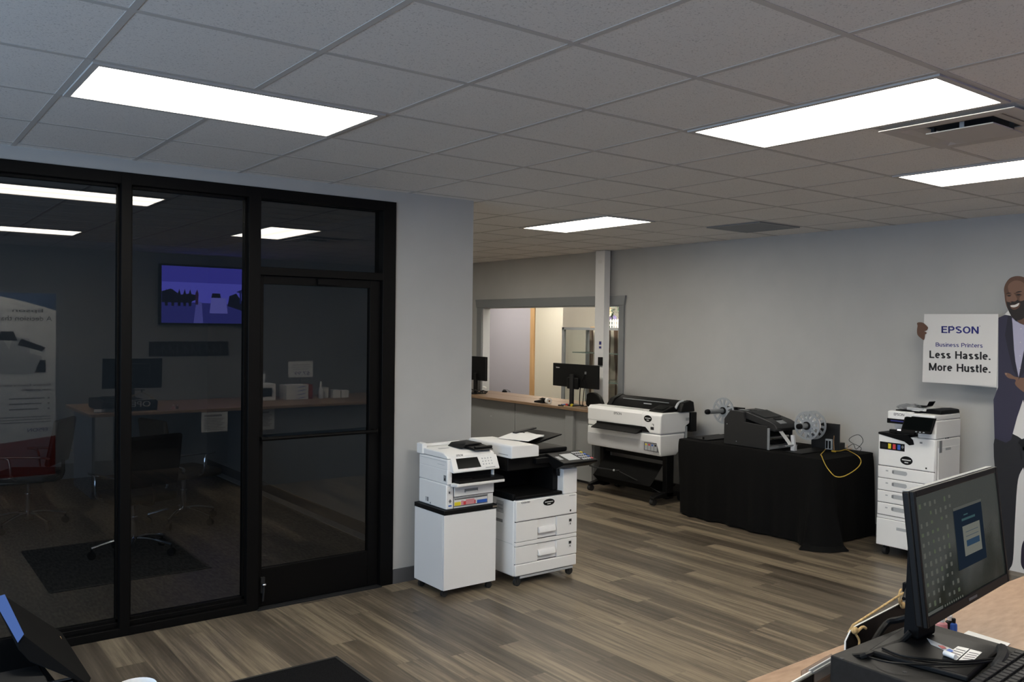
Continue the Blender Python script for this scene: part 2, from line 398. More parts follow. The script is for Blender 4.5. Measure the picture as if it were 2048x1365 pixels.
wl = MB().box(2.975, XE, YS, YS+.12, 0, H+.006).box(XW, 2.975, YS, YS+.12, 2.68, H+.006).box(XE-.15, XE, YS+.12, 10.95, 0, H+.006)
struct('wall_left', wl, M['wall'], 'pale grey wall and column end beside the dark glass partition', 'wall')
OY0, OY1, OZ = 7.381, 10.22, 2.095                       # hatch opening in the back wall
wb = MB().box(XB, XB+.12, YF-.1, OY0, 0, H+.006).box(XB, XB+.12, OY1, 13.1, 0, H+.006).box(XB, XB+.12, OY0, OY1, OZ, H+.006).box(XB, XB+.12, OY0, OY1, 0, .86)
struct('wall_back', wb, M['wall'], 'long pale grey wall with the framed hatch at its left end', 'wall')
struct('wall_front', MB().box(XW-.1, XB+.1, YF-.1, YF, 0, H+.006), M['wall'], 'pale grey wall behind the near counter, seen mirrored in the glass', 'wall')
ww = MB().box(XW-.1, XW, YF-.1, -.8, 0, H).box(XW-.1, XW, 4.8, 13.1, 0, H).box(XW-.1, XW, -.8, 4.8, 0, .95).box(XW-.1, XW, -.8, 4.8, 2.4, H+.006)
struct('wall_window', ww, M['wall'], 'wall with the shop windows that let the daylight in', 'wall')
struct('wall_recess', MB().box(XW, XB+.1, 10.95, 11.07, 0, H+.006), M['wall'], 'end wall behind the reception counter and the office', 'wall')
# room behind the hatch
pY = aX(1061, 700, 8.7).y; cY = aX(1125, 700, 9.5).y
M['lilac'] = mat('lilac_grey_paint', (.36,.345,.39), .7)
M['cream'] = mat('warm_cream_paint', (.66,.63,.55), .7)
fr = MB().box(BX, BX+.1, 4.5, 13.1, 0, H+.006)
struct('wall_far', fr, M['cream'], 'cream wall far behind the hatch', 'wall')
struct('wall_hatch_left', MB().box(8.7, 8.72, pY+.003, 13.1, 0, H+.006), M['lilac'], 'lilac-grey wall seen through the left half of the hatch', 'wall')
struct('wall_hatch_right', MB().box(9.5, BX, 4.6, cY, 0, H+.006), M['cream'], 'cream wall behind the display case', 'wall')
struct('wall_hatch_ends', MB().box(XB+.12, BX+.1, 4.5, 4.6, 0, H+.006).box(XB+.12, BX+.1, 13.1, 13.2, 0, H+.006), M['cream'], 'end walls of the room behind the hatch', 'wall')
q = aX(1069, 700, 8.68)
struct('trim_1', MB().box(8.69, 8.705, aX(1068.5,700,8.69).y, pY+.002, 0, H), M['wood'], 'bare pine stud on the end of the lilac wall', 'trim')

# casing round the hatch
c = .085
hc = sempty('window_1', 'hatch in the back wall with a blue-grey casing and a wide head board', 'window', (XB, (OY0+OY1)/2, .86))
for y0, y1 in ((OY0-c, OY0), (OY1, OY1+.12)):
    struct('casing_jamb', MB().box(XB-.022, XB-.001, y0, y1, .86, OZ), M['trim'], parent=hc, bevel=.003)
struct('casing_head', MB().prism('x', [(OY0-c-.005, OZ), (OY1+.125, OZ), (OY1+.15, OZ+.115), (OY0-c-.03, OZ+.115)], XB-.03, XB-.001), M['trim'], parent=hc, bevel=.003)
M['reveal'] = mat('pale_grey_reveal', (.5,.515,.53), .6)
struct('reveal', MB().box(XB-.001, XB+.125, OY0-.001, OY0+.012, .86, OZ).box(XB-.001, XB+.125, OY1-.012, OY1+.001, .86, OZ).box(XB-.001, XB+.125, OY0, OY1, OZ-.012, OZ+.001), M['reveal'], parent=hc)

struct('sill_board', MB().box(7.066, XB+.13, OY0+.013, 7.50, .862, .88).box(7.066, XB+.13, 7.69, OY1-.013, .862, .88).box(7.2, XB+.13, 7.5, 7.69, .862, .88), M['ctop'], parent=hc)
struct('baseboard_left', MB().box(2.978, XE+.012, YS-.012, YS, 0, .1), M['base'], 'dark grey vinyl skirting on the column wall', 'baseboard')
struct('baseboard_back', MB().box(XB-.012, XB, YF, 7.2, 0, .1), M['base'], 'dark grey vinyl skirting along the back wall', 'baseboard')
struct('baseboard_office', MB().box(XE-.162, XE-.15, YS+.12, 10.9, 0, .1), M['base'], 'dark skirting on the office wall behind the glass door', 'baseboard')
M['pale_strip'] = mat('pale_floor_strip', (.55,.55,.56), .35)  # even pale tone for the floor strip beside the skirting
struct('trim_2', MB().box(XE-.255, XE-.162, YS+.12, 10.9, -.001, .004), M['pale_strip'], 'pale floor strip along the office skirting behind the glass door', 'trim')

# shop windows (behind the camera)
sw = sempty('window_2', 'shop window that lights the showroom from the left', 'window', (XW, 2, .95))
f = MB()
for y in (-.8, 1.05, 2.9, 4.75): f.box(XW-.08, XW-.02, y, y+.05, .95, 2.4)
f.box(XW-.08, XW-.02, -.8, 4.8, .95, 1.0).box(XW-.08, XW-.02, -.8, 4.8, 2.35, 2.4)
struct('window_frame', f, M['alu'], parent=sw)

# ------------------------------------------------------------------ glass partition
Y0, Y1 = YS-.012, YS+.11
def pane(name, x0, x1, z0, z1, parent, y=YS+.05):
    mb = MB().box(x0, x1, y, y+.006, z0, z1)
    o = struct(name, mb, [M['glass_face'], M['glass_back']], parent=parent)
    for p in o.data.polygons: p.material_index = 0 if p.center.y + W(o).translation.y < y + .003 and abs(p.normal.y) > .5 else 1
    return o
fr = sempty('trim_3', 'black aluminium frame of the glass partition', 'partition frame', (1.6, YS, 0))
struct('head_rail', MB().box(XW, 2.975, Y0, Y1, 2.612, 2.68), M['alu'], parent=fr, bevel=.003)
struct('sill_rail', MB().box(XW, 2.01, Y0, Y1, 0, .05).box(XW, 2.01, Y0+.03, Y1, .05, .078), M['alu'], parent=fr, bevel=.003)
for x0, x1, z0 in ((-1.12,-1.06,0), (-.32,-.26,0), (.43,.49,0), (1.185,1.242,0), (1.93,2.008,0), (2.875,2.977,0)):
    struct('mullion', MB().box(x0, x1, Y0-.001, Y1+.001, z0, 2.68), M['alu'], parent=fr, bevel=.003)
struct('transom', MB().box(2.005, 2.88, Y0, Y1, 2.13, 2.182), M['alu'], parent=fr, bevel=.003)
for n, x0, x1, lab in ((3, 1.24, 1.935, 'tall dark glass pane left of the glass door'), (4, .485, 1.19, 'tall dark glass pane at the left edge of the picture'), (5, -.28, .435, 'dark glass pane beyond the left edge of the picture')):
    wn = sempty('window_%d' % n, lab, 'window', ((x0+x1)/2, YS, 0))
    pane('glass', x0, x1, .07, 2.62, wn)
    struct('glazing_bead', MB().box(x0, x0+.016, YS+.03, YS+.075, .078, 2.612).box(x1-.016, x1, YS+.03, YS+.075, .078, 2.612).box(x0, x1, YS+.03, YS+.075, 2.596, 2.612).box(x0, x1, YS+.03, YS+.075, .078, .094), M['alu'], parent=wn)
wn = sempty('window_6', 'dark glass transom light above the glass door', 'window', (2.44, YS, 2.18))
pane('glass', 2.0, 2.88, 2.175, 2.62, wn)
dr = sempty('door_1', 'black framed glass door with a push bar', 'door', (2.44, YS, 0))
D0, D1 = YS+.02, YS+.065
struct('stile', MB().box(2.008, 2.04, D0, D1, .012, 2.13), M['alu'], parent=dr, bevel=.002)
struct('stile', MB().box(2.795, 2.875, D0, D1, .012, 2.13), M['alu'], parent=dr, bevel=.002)
struct('top_rail', MB().box(2.04, 2.795, D0, D1, 2.075, 2.13), M['alu'], parent=dr, bevel=.002)
struct('bottom_rail', MB().box(2.04, 2.795, D0, D1, .012, .252), M['alu'], parent=dr, bevel=.002)
pane('glass', 2.035, 2.80, .245, 2.08, dr, YS+.04)
struct('push_bar', MB().cyl((2.012, YS-.03, 1.09), (2.83, YS-.03, 1.09), .013, 14).box(2.012, 2.036, YS-.03, D0, 1.077, 1.103).box(2.815, 2.842, YS-.03, D0, 1.077, 1.103), M['alu'], parent=dr)
struct('door_holder', MB().box(2.03, 2.055, YS-.0, D0, .1, .2).cyl((2.042, YS-.002, .05), (2.042, YS-.02, .155), .006), M['dgrey'], parent=dr)
struct('holder_knob', MB().sph((2.042, YS-.02, .16), (.014,.014,.01)), M['chrome'], parent=dr)
struct('hinge_cover', MB().box(2.4, 2.55, YS+.0, D0, 2.085, 2.12), M['alu'], parent=dr)
struct('trim_4', MB().box(2.0, 2.88, Y0-.02, Y1, 0, .008), M['dgrey'], 'worn metal threshold under the glass door', 'threshold')

# ------------------------------------------------------------------ ceiling fittings
def ceiling_light(i0, i1, j0, j1, label):
    x0, x1, y0, y1 = GX+i0*T, GX+i1*T, GY+j0*T, GY+j1*T
    lx, ly = x1-x0, y1-y0
    t = thing('ceiling_light', label, 'ceiling light', ((x0+x1)/2, (y0+y1)/2, H-.006), 0 if lx > ly else math.pi/2, 'recessed fluorescent troffers')
    cx, cy = (x0+x1)/2, (y0+y1)/2; a = .016; b = .042
    obj('frame', MB().box(x0+a, x1-a, y0+a, y0+b, H-.006, H+.0028).box(x0+a, x1-a, y1-b, y1-a, H-.006, H+.0028).box(x0+a, x0+b, y0+b, y1-b, H-.006, H+.0028).box(x1-b, x1-a, y0+b, y1-b, H-.006, H+.0028), M['grid'], t)
    obj('diffuser', MB().box(x0+b, x1-b, y0+b, y1-b, H-.002, H+.0028), M['panel'], t)
    return t
ceiling_light(0, 2, 2, 3, 'lit ceiling panel nearest the black framed glass partition')
ceiling_light(4, 5, -1, 1, 'large lit ceiling panel beside the open air diffuser')
ceiling_light(7, 8, -1, 1, 'lit ceiling panel cut by the right edge of the picture')
ceiling_light(7, 8, 5, 7, 'small far lit ceiling panel in front of the white post')
ceiling_light(0, 2, -3, -2, 'lit ceiling panel seen only mirrored in the left glass pane')
ceiling_light(11, 12, 9, 11, 'lit ceiling panel of the room behind the hatch, nearer the hatch')
ceiling_light(11, 12, 14, 16, 'added unseen ceiling panel that brightens the lilac wall behind the hatch')  # extra panel, out of sight, added to light the lilac wall
ceiling_light(14, 15, 15, 17, 'added unseen ceiling panel that brightens the far cream wall behind the hatch')  # invented panel above the hatch view, there to lift the cream wall
ceiling_light(7, 8, 10, 12, 'lit ceiling panel above the reception counter, hidden by the column')
ceiling_light(13, 14, 9, 11, 'added unseen ceiling panel that brightens the room behind the hatch, farther in')  # second unseen fixture, added because the hatch room came out too dark

x0, y0, x1, y1 = GX+5*T+.014, GY-T+.014, GX+6*T-.014, GY-.014
cx, cy = (x0+x1)/2, (y0+y1)/2
t = thing('air_diffuser', 'square stepped air diffuser with dark slots beside the large ceiling panel', 'air vent', (cx, cy, H-.05))
def sqring(mb, r0, z0, r1, z1, th=.004):
    for s in ((1,0),(0,1),(-1,0),(0,-1)):
        p = (-s[1], s[0]); P_ = lambda r, e, z: (cx+s[0]*r+p[0]*e*r, cy+s[1]*r+p[1]*e*r, z)
        mb.ext([P_(r0,-1,z0), P_(r0,1,z0), P_(r1,1,z1), P_(r1,-1,z1)], (0,0,th))
r = (x1-x0)/2
b_ = MB(); sqring(b_, r, H-.02, r*.78, H-.02); sqring(b_, r*.78, H-.02, r*.66, H-.006); obj('outer_frame', b_, M['grid'], t)
b_ = MB(); sqring(b_, r*.66, H-.012, r*.5, H-.004); obj('cone', b_, M['grid'], t)
obj('slot', MB().box(cx-r*.72, cx+r*.72, cy-r*.72, cy+r*.72, H+.002, H+.0028), M['seam'], t)
obj('centre_plate', MB().box(cx-r*.5, cx+r*.5, cy-r*.5, cy+r*.5, H-.035, H-.03).box(cx-r*.4, cx-r*.38, cy-.01, cy+.01, H-.03, H+.0028).box(cx+r*.38, cx+r*.4, cy-.01, cy+.01, H-.03, H+.0028), M['grid'], t)
obj('damper_bracket', MB().box(cx-.1, cx-.08, cy+r*.45, cy+r*.5, H-.03, H+.0028), M['seam'], t)
obj('damper_bracket', MB().box(cx+.05, cx+.06, cy-r*.5, cy-r*.44, H-.035, H+.0028), M['seam'], t)

x0, y0, x1, y1 = GX+9*T+.014, GY+4*T+.014, GX+10*T-.014, GY+5*T-.014
t = thing('return_grille', 'dark louvred return air grille near the back wall', 'air vent', ((x0+x1)/2, (y0+y1)/2, H-.01))
obj('grille_frame', MB().box(x0, x1, y0, y0+.03, H-.01, H+.0028).box(x0, x1, y1-.03, y1, H-.01, H+.0028).box(x0, x0+.03, y0+.03, y1-.03, H-.01, H+.0028).box(x1-.03, x1, y0+.03, y1-.03, H-.01, H+.0028), M['mgrey'], t)
obj('backing', MB().box(x0+.03, x1-.03, y0+.03, y1-.03, H+.001, H+.0028), M['seam'], t)
s = MB()
n = 22
for k in range(n):
    y = y0 + .04 + (y1-y0-.08)*k/(n-1); s.obox(((x0+x1)/2, y, H-.004), ((x1-x0)/2-.03,0,0), (0,.008,-.004), (0,.0008,.0012))
obj('louvre', s, M['mgrey'], t)

# white post by the reception counter
px0, py0 = 7.085, 7.515
t = thing('support_post', 'square white post in front of the hatch, from floor to ceiling', 'post', (px0+.045, py0+.06, 0))
obj('shaft', MB().box(px0, px0+.095, py0, py0+.16, 0, H-.002), M['lam'], t, .004)
a = aX(1201, 690, px0-.004); 
obj('sticker', MB().box(px0-.0015, px0, a.y-.02, a.y+.035, a.z-.055, a.z+.05), M['paper'], t)
obj('sticker_print', MB().box(px0-.0022, px0-.0014, a.y-.012, a.y+.028, a.z+.0, a.z+.04).box(px0-.0022, px0-.0014, a.y-.012, a.y+.028, a.z-.045, a.z-.02), M['blue_text'], t)
a = aX(1201, 524, px0-.004)
obj('white_tape', MB().box(px0-.0015, px0, a.y-.02, a.y+.04, a.z-.018, a.z+.018), M['paper'], t)
a = aX(1200, 723, px0-.02)
u = obj('wall_control', MB().box(px0-.03, px0, a.y-.03, a.y+.03, a.z-.05, a.z+.05), M['black'], bevel=.004)
tag(u, 'small black control box fixed to the white post', 'control box')
# ------------------------------------------------------------------ helpers for the office machines
def caster(x, y, z, r, parent, th=.022, ax='y'):
    mb = MB(); d = Vector((0, th/2, 0)) if ax == 'y' else Vector((th/2, 0, 0)); c = Vector((x, y, r))
    mb.cyl(c-d, c+d, r, 16); mb.box(x-.012, x+.012, y-.016, y+.016, r, z).cyl((x, y, z-.008), (x, y, z), .024, 12)
    return obj('caster', mb, M['rubber'], parent)
def oval_badge(c, nx, rx, rz, parent):
    """black oval dealer sticker; nx: 'y' faces -Y, 'x' faces -X"""
    mb = MB(); n = 24; pts = []
    for k in range(n):
        a = 2*math.pi*k/n; u, v = rx*math.cos(a), rz*math.sin(a)
        pts.append(Vector(c) + (Vector((u,0,v)) if nx == 'y' else Vector((0,u,v))))
    d = Vector((0,-.0015,0)) if nx == 'y' else Vector((-.0015,0,0))
    o = obj('dealer_badge', mb.ext(pts, d), M['black'], parent)
    ud = Vector((1,0,0)) if nx == 'y' else Vector((0,-1,0))
    p = obj('badge_print', MB().obox(Vector(c)+d*1.2+Vector((0,0,rz*.12)), ud*rx*.72, d*.2, Vector((0,0,rz*.12))).obox(Vector(c)+d*1.2-Vector((0,0,rz*.45)), ud*rx*.3, d*.2, Vector((0,0,rz*.12))), M['wtext'], o)
    return o

# ------------------------------------------------------------------ white cabinet with the small printer
X0, X1, FY, BY = 3.09, 3.52, 4.79, 5.17
t = thing('printer_cabinet', 'plain white cabinet on black casters against the column, under the small printer', 'cabinet', ((X0+X1)/2, (FY+BY)/2, 0))
obj('body', MB().box(X0, X1, FY+.018, BY, .05, .557), M['lam'], t, .002)
obj('door', MB().box(X0+.001, X1-.001, FY, FY+.0165, .052, .556), M['lam'], t, .002)
obj('top_board', MB().box(X0-.003, X1+.004, FY-.004, BY+.003, .5575, .588), M['black'], t, .003)
obj('door_edge_pull', MB().box(X1-.035, X1+.003, FY-.005, FY, .566, .58), M['chrome'], t)
for x, y in ((X0+.03, FY+.04), (X1-.04, FY+.03), (X0+.03, BY-.05), (X1-.04, BY-.05)): caster(x, y, .05, .023, t)

A, B = 3.115, 3.505; F_, K_ = 4.795, 5.16
t = thing('desktop_printer', 'small white inkjet printer with colour screen standing on the white cabinet', 'printer', ((A+B)/2, 4.98, .588))
obj('body', MB().box(A, B, F_+.012, K_, .589, .757).box(A, A+.04, F_, K_, .757, .86).box(B-.016, B, F_, K_, .757, .86).box(A+.04, B-.016, 4.99, K_, .757, .86).box(A, B, F_, K_, .852, .926), M['white'], t, .01, 3)
obj('scanner_lid', MB().prism('x', [(F_, .929), (F_+.01, .948), (F_+.06, .968), (K_, .972), (K_, .929)], A, B), M['white'], t, .006)
obj('output_cavity', MB().box(A+.041, B-.017, F_+.02, 4.989, .7575, .851), M['black'], t)
obj('output_tray', MB().prism('x', [(4.73, .762), (4.72, .775), (4.735, .79), (4.985, .80), (4.985, .762)], A+.05, B+.03).box(A+.05, A+.16, 4.735, 4.745, .789, .8), M['satin'], t)
obj('tray_edge', MB().prism('x', [(4.718, .752), (4.716, .771), (4.80, .768), (4.80, .742)], A+.03, B+.032), M['white'], t, .004)
obj('paper_drawer', MB().box(A+.06, B-.004, F_+.002, F_+.0125, .672, .742), M['white'], t, .002)
obj('drawer_seam', MB().box(A+.055, B-.001, F_+.0085, F_+.0115, .667, .6705).box(A+.055, A+.058, F_+.0085, F_+.0115, .592, .742), M['seam'], t)
obj('drawer_handle', MB().box(3.255, 3.365, F_-.001, F_+.003, .695, .717), M['mgrey'], t)
obj('handle_lip', MB().box(3.262, 3.36, F_-.004, F_+.001, .692, .7), M['white'], t)
obj('ink_window', MB().box(3.17, 3.455, F_+.008, F_+.0117, .603, .663), M['mgrey'], t, .003)
obj('ink_window_pane', MB().box(3.176, 3.45, F_+.0065, F_+.008, .609, .657), M['paper'], t)
for k, (x0, x1, z1, m) in enumerate(((3.178, 3.228, .634, 'yellow'), (3.232, 3.25, .64, 'pink'), (3.25, 3.35, .634, 'red'), (3.27, 3.34, .645, 'pink'), (3.362, 3.446, .632, 'blue'))):
    obj('ink_bag', MB().box(x0, x1, F_+.005-.0004*k, F_+.0064-.0004*k, .61, z1), M[m], t)
obj('window_top_band', MB().box(3.178, 3.448, F_+.0052, F_+.0064, .65, .656), M['seam'], t)
d = Vector((3.145, F_+.0105, .645))
obj('diamond_logo', MB().ext([d+Vector((0,0,.014)), d+Vector((.011,0,0)), d-Vector((0,0,.014)), d-Vector((.011,0,0))], (0,-.001,0)), M['gtext'], t)
obj('logo_line', MB().box(3.133, 3.158, F_+.0095, F_+.0115, .609, .618), M['blue'], t)
obj('small_sticker', MB().box(3.134, 3.145, F_+.0095, F_+.0115, .697, .711), M['gtext'], t)
# control panel
p0, p1 = Vector((0, 4.80, .937)), Vector((0, 4.752, .842))
tilt = (p0 - p1).normalized(); nrm = Vector((0, -tilt.z, tilt.y))
pan = obj('control_panel', MB().prism('x', [(4.796, .937), (4.752, .846), (4.757, .838), (4.80, .842)], 3.137, B+.012), M['white'], t, .004)
def onp(x, s): return Vector((x, 0, 0)) + p1 + (p0-p1)*s + nrm*.003
obj('touch_screen', MB().ext([onp(3.178,.22), onp(3.365,.22), onp(3.352,.9), onp(3.178,.9)], nrm*.002), M['screen'], pan)
k_ = MB()
for i in range(4):
    for j in range(3):
        q = onp(3.39+.024*i, .38+.19*j); k_.obox(q+nrm*.001, (.004,0,0), tilt*.004, nrm*.0008)
k_.obox(onp(3.44,.14)+nrm*.001, (.04,0,0), tilt*.003, nrm*.0006)
obj('keypad', k_, M['lgrey'], pan)
text('brand_text', 'EPSON', (3.185, F_-.0005, .944), (1,0,0), (0,0.25,1), .052, .013, M['gtext'], t)
# feeder on top
obj('feeder_tray', MB().prism('x', [(4.80,.9685),(4.83,.985),(4.99,.995),(5.09,.992),(5.09,.9735)], 3.34, B-.006), M['satin'], t, .004)
obj('feeder_flap', MB().prism('y', [(3.30,.975),(3.33,1.0),(3.46,1.006),(3.47,1.0),(3.34,.99)], 4.9, 5.08), M['black'], t)
obj('feeder_roller', MB().cyl((3.36, 4.83, .985), (3.5, 4.83, .985), .011, 12), M['black'], t)
obj('rear_feed', MB().prism('y', [(A-.012,.93),(A-.012,1.0),(A+.02,1.005),(A+.03,.973),(A+.03,.93)], 5.10, 5.175).box(A+.02, B-.05, 5.14, 5.17, .973, .992), M['white'], t, .004)
obj('lid_slot', MB().box(3.18, 3.26, 5.0, 5.02, .9715, .9725), M['lgrey'], t)
obj('side_port', MB().box(A-.001, A+.001, 4.81, 4.84, .78, .82), M['mgrey'], t)
obj('usb_port', MB().box(A-.002, A, 4.82, 4.832, .785, .8), M['black'], t)
obj('side_vent', MB().box(A-.0015, A, 5.03, 5.05, .61, .64).box(A-.0015, A, 5.06, 5.065, .61, .64).box(A-.0015, A, 5.0, 5.01, .6, .61), M['mgrey'], t)
obj('side_seam', MB().box(A-.001, A, F_+.02, K_-.01, .909, .911).box(A-.001, A, 4.83, 4.92, .885, .887), M['lgrey'], t)

# ------------------------------------------------------------------ large floor copier
A, B, F_, K_ = 3.628, 4.2, 4.71, 5.30
t = thing('floor_copier', 'large white floor copier with black scanner unit, right of the white cabinet', 'copier', ((A+B)/2, 5.0, 0))
obj('body', MB().box(A, B, F_+.02, K_, .07, .606), M['white'], t, .012, 3)
obj('base_plate', MB().box(A+.04, B-.03, F_+.05, K_-.04, .055, .07), M['mgrey'], t)
obj('front_cover', MB().box(A+.004, B-.002, F_, F_+.0195, .458, .605), M['white'], t, .008, 3)
def drawer(z0, z1):
    d = obj('drawer', MB().box(A+.004, 3.828, F_, F_+.0195, z0, z1).box(4.006, B-.002, F_, F_+.0195, z0, z1).box(3.828, 4.006, F_+.014, F_+.0195, z0, z1), M['white'], t, .004)
    zc = z0 + (z1-z0)*.42
    obj('drawer_handle', MB().prism('x', [(F_-.012, zc-.018), (F_-.012, zc+.002), (F_+.002, zc+.024), (F_+.0135, zc+.024), (F_+.0135, zc-.018)], 3.836, 3.99), M['white'], d, .004)
    obj('tray_label', MB().box(4.118, 4.147, F_-.001, F_, zc+.0, zc+.052), M['paper'], d)
    obj('label_print', MB().box(4.121, 4.144, F_-.002, F_-.001, zc+.028, zc+.048).box(4.13, 4.136, F_-.002, F_-.001, zc+.006, zc+.02), M['ink_text'], d)
drawer(.316, .453); drawer(.16, .281)
obj('drawer_divider', MB().box(A+.004, B-.002, F_+.001, F_+.0195, .285, .312), M['white'], t, .003)
obj('lower_cover', MB().box(A+.004, B-.002, F_, F_+.0195, .075, .156), M['white'], t, .006)
obj('gap_lines', MB().box(A+.006, B-.004, F_+.012, F_+.0185, .452, .459).box(A+.006, B-.004, F_+.012, F_+.0185, .155, .161).box(A+.006, B-.004, F_+.012, F_+.0185, .311, .317).box(A+.006, B-.004, F_+.012, F_+.0185, .280, .286), M['seam'], t)
obj('foot_rail', MB().box(A+.05, B-.03, F_+.005, F_+.05, .055, .07), M['lgrey'], t)
for x, y in ((A+.04, F_+.03), (B-.04, F_+.04), (A+.05, K_-.05), (B-.05, K_-.05)): caster(x, y, .07, .028, t)
M['ky_side'] = M['white']
obj('side_grille', MB().box(A-.0012, A, 4.86, 4.94, .52, .535).box(A-.0012, A, 4.86, 4.94, .545, .56), M['lgrey'], t)
v = MB()
for k in range(9): v.box(A-.0016, A-.0002, 4.85, 4.935, .50+.0095*k, .504+.0095*k)
obj('side_vents', v, M['mgrey'], t)
obj('side_handle', MB().box(A-.001, A+.001, 4.86, 4.95, .43, .452), M['mgrey'], t, .0005)
obj('side_seam', MB().box(A-.001, A, F_+.03, K_-.01, .298, .3), M['lgrey'], t)
# output well, arm, back, scanner
obj('output_tray', MB().box(A+.01, 4.065, F_+.012, K_-.02, .608, .632).box(A-.002, A+.02, F_+.03, K_-.02, .60, .65), M['satin'], t, .006)
obj('well_back', MB().box(A, 4.065, 5.08, K_, .634, .80), M['black'], t)
obj('right_arm', MB().box(4.067, B, F_+.006, 5.0, .607, .79), M['white'], t, .005)
obj('inner_arm', MB().box(4.02, 4.066, F_+.07, 5.07, .634, .80), M['black'], t)
obj('upper_unit', MB().box(A-.005, 4.2, F_+.09, K_, .802, .90), M['black'], t, .006)
obj('upper_lip', MB().box(A+.22, 4.09, F_+.05, F_+.0895, .84, .88), M['satin'], t, .004)
obj('release_lever', MB().cyl((4.05, F_+.05, .76), (4.05, F_+.05, .80), .012).cyl((4.06, F_+.045, .752), (4.06, F_+.06, .752), .016), M['dgrey'], t)
obj('platen_cover', MB().box(A+.03, B+.0, F_+.12, K_, .902, .932), M['satin'], t, .008)
cp = obj('control_panel', MB().prism('x', [(4.60,.842),(4.595,.856),(4.80,.905),(4.80,.86),(4.70,.80)], 3.965, 4.295), M['satin'], t, .006)
pu = Vector((0, .205, .049)).normalized(); pn = Vector((0, -pu.z, pu.y))
def oq(x, s): return Vector((x, 4.595, .8565)) + Vector((0,.205,.049))*s
obj('panel_screen', MB().ext([oq(4.05,.2), oq(4.16,.2), oq(4.16,.75), oq(4.05,.75)], pn*.0015), M['lgrey'], cp)
obj('panel_button', MB().obox(oq(4.0,.45)+pn*.001, (.018,0,0), pu*.03, pn*.001), M['mgrey'], cp)
for i in range(5):
    for j in range(4):
        m = 'red' if (i, j) == (4, 0) else 'yellow' if (i, j) == (4, 3) else 'lgrey' if i < 4 else 'blue'
        obj('panel_key', MB().obox(oq(4.185+.021*i, .2+.19*j)+pn*.0015, (.0065,0,0), pu*.012, pn*.0015), M[m], cp)
# document feeder (white) with its trays
obj('feeder_body', MB().prism('y', [(3.585,.905),(3.585,.985),(3.595,.995),(3.80,.99),(3.83,.98),(3.832,.905)], F_+.0, 5.24), M['white'], t, .006)
obj('feeder_tray', MB().prism('y', [(3.83,.945),(3.83,.952),(4.02,1.0),(4.17,1.025),(4.17,1.018),(4.02,.985)], 4.86, 5.2), M['satin'], t)
obj('feeder_guide', MB().prism('y', [(3.86,.965),(3.86,.985),(4.02,1.02),(4.02,1.0)], 5.12, 5.13).prism('y', [(3.86,.965),(3.86,.985),(4.02,1.02),(4.02,1.0)], 4.93, 4.94), M['black'], t)
obj('feeder_arm', MB().obox((4.02,5.12,1.035), (.1,.0,.012), (0,.02,0), (0,0,.004)), M['dgrey'], t)
obj('feeder_slit', MB().box(3.584, 3.5855, 4.75, 4.86, .925, .928), M['gtext'], t)
oval_badge((4.004*.981, F_, .567), 'y', .052, .024, t)
text('brand_text', 'KYOCERA', (3.69, F_-.0005, .584), (1,0,0), (0,0,1), .064, .011, M['gtext'], t)
text('brand_mark', '<', (3.675, F_-.0005, .582), (1,0,0), (0,0,1), .011, .015, M['gtext'], t)
obj('model_mark', MB().box(4.12, 4.18, F_-.001, F_, .589, .594), M['lgrey'], t)
obj('front_sticker', MB().box(4.128, 4.14, F_-.001, F_, .475, .49), M['ink_text'], t)
for k, (cx, cy, rz, z, lab) in enumerate(((3.86, 5.0, .3, .9985, 'white sheet lying on the copier feeder, uppermost and askew'), (3.93, 5.06, -.2, .9945, 'white sheet lying under the askew one on the copier feeder'))):
    u, w_ = Vector((math.cos(rz), math.sin(rz), .12)), Vector((-math.sin(rz), math.cos(rz), .0))
    o = obj('paper_sheet', MB().obox((cx+.03, cy, z+.004+.006*(1-k)), u*.105, w_*.14, (0,0,.0008)), M['paper'])
    tag(o, lab, 'paper', 'sheets on the copier feeder')

# ------------------------------------------------------------------ wide format plotter on its stand
PX, PX1, PY0, PY1 = 6.50, 6.94, 6.03, 7.13
t = thing('large_format_printer', 'white wide-format plotter on a black wheeled stand beside the reception counter', 'plotter', ((PX+PX1)/2, (PY0+PY1)/2, 0))
obj('upper_body', MB().prism('y', [(PX,.738),(PX,.925),(PX+.03,.955),(PX1-.02,.955),(PX1,.95),(PX1,.83),(PX1-.06,.80),(PX1-.06,.738)], PY0, PY1), M['white'], t, .012, 3)
obj('lower_body', MB().prism('y', [(PX+.01,.51),(PX-.004,.56),(PX-.004,.728),(PX1-.07,.728),(PX1-.1,.60),(PX1-.2,.51)], PY0, PY1), M['white'], t, .012, 3)
obj('body_groove', MB().box(PX+.012, PX1-.08, PY0+.01, PY1-.01, .727, .739), M['lgrey'], t)
obj('skirt_panel', MB().prism('y', [(PX+.003,.515),(PX-.008,.56),(PX-.008,.655),(PX+.003,.66)], PY0+.09, PY1-.005), M['offwhite'], t, .004)
obj('top_cover', MB().prism('y', [(PX-.003,.80),(PX-.003,.925),(PX+.028,.958),(PX+.19,.958),(PX+.19,.953),(PX+.03,.953),(PX+.0,.92),(PX,.80)], 6.29, PY1-.002), M['white'], t, .003)
obj('output_slot', MB().prism('x', [(6.98,.792),(6.245,.797),(6.18,.745),(6.99,.735)], PX-.006, PX+.05), M['black'], t)
obj('output_guide', MB().prism('y', [(PX-.09,.722),(PX-.085,.732),(PX,.772),(PX,.735)], 6.29, 6.985), M['satin'], t, .003)
obj('cover_slit', MB().box(PX+.09, PX+.1, 6.37, 6.8, .9585, .9595), M['gtext'], t)
ik = obj('ink_window', MB().prism('x', [(6.25,.64),(6.08,.645),(6.045,.552),(6.25,.556)], PX-.011, PX-.003), M['gtext'], t)
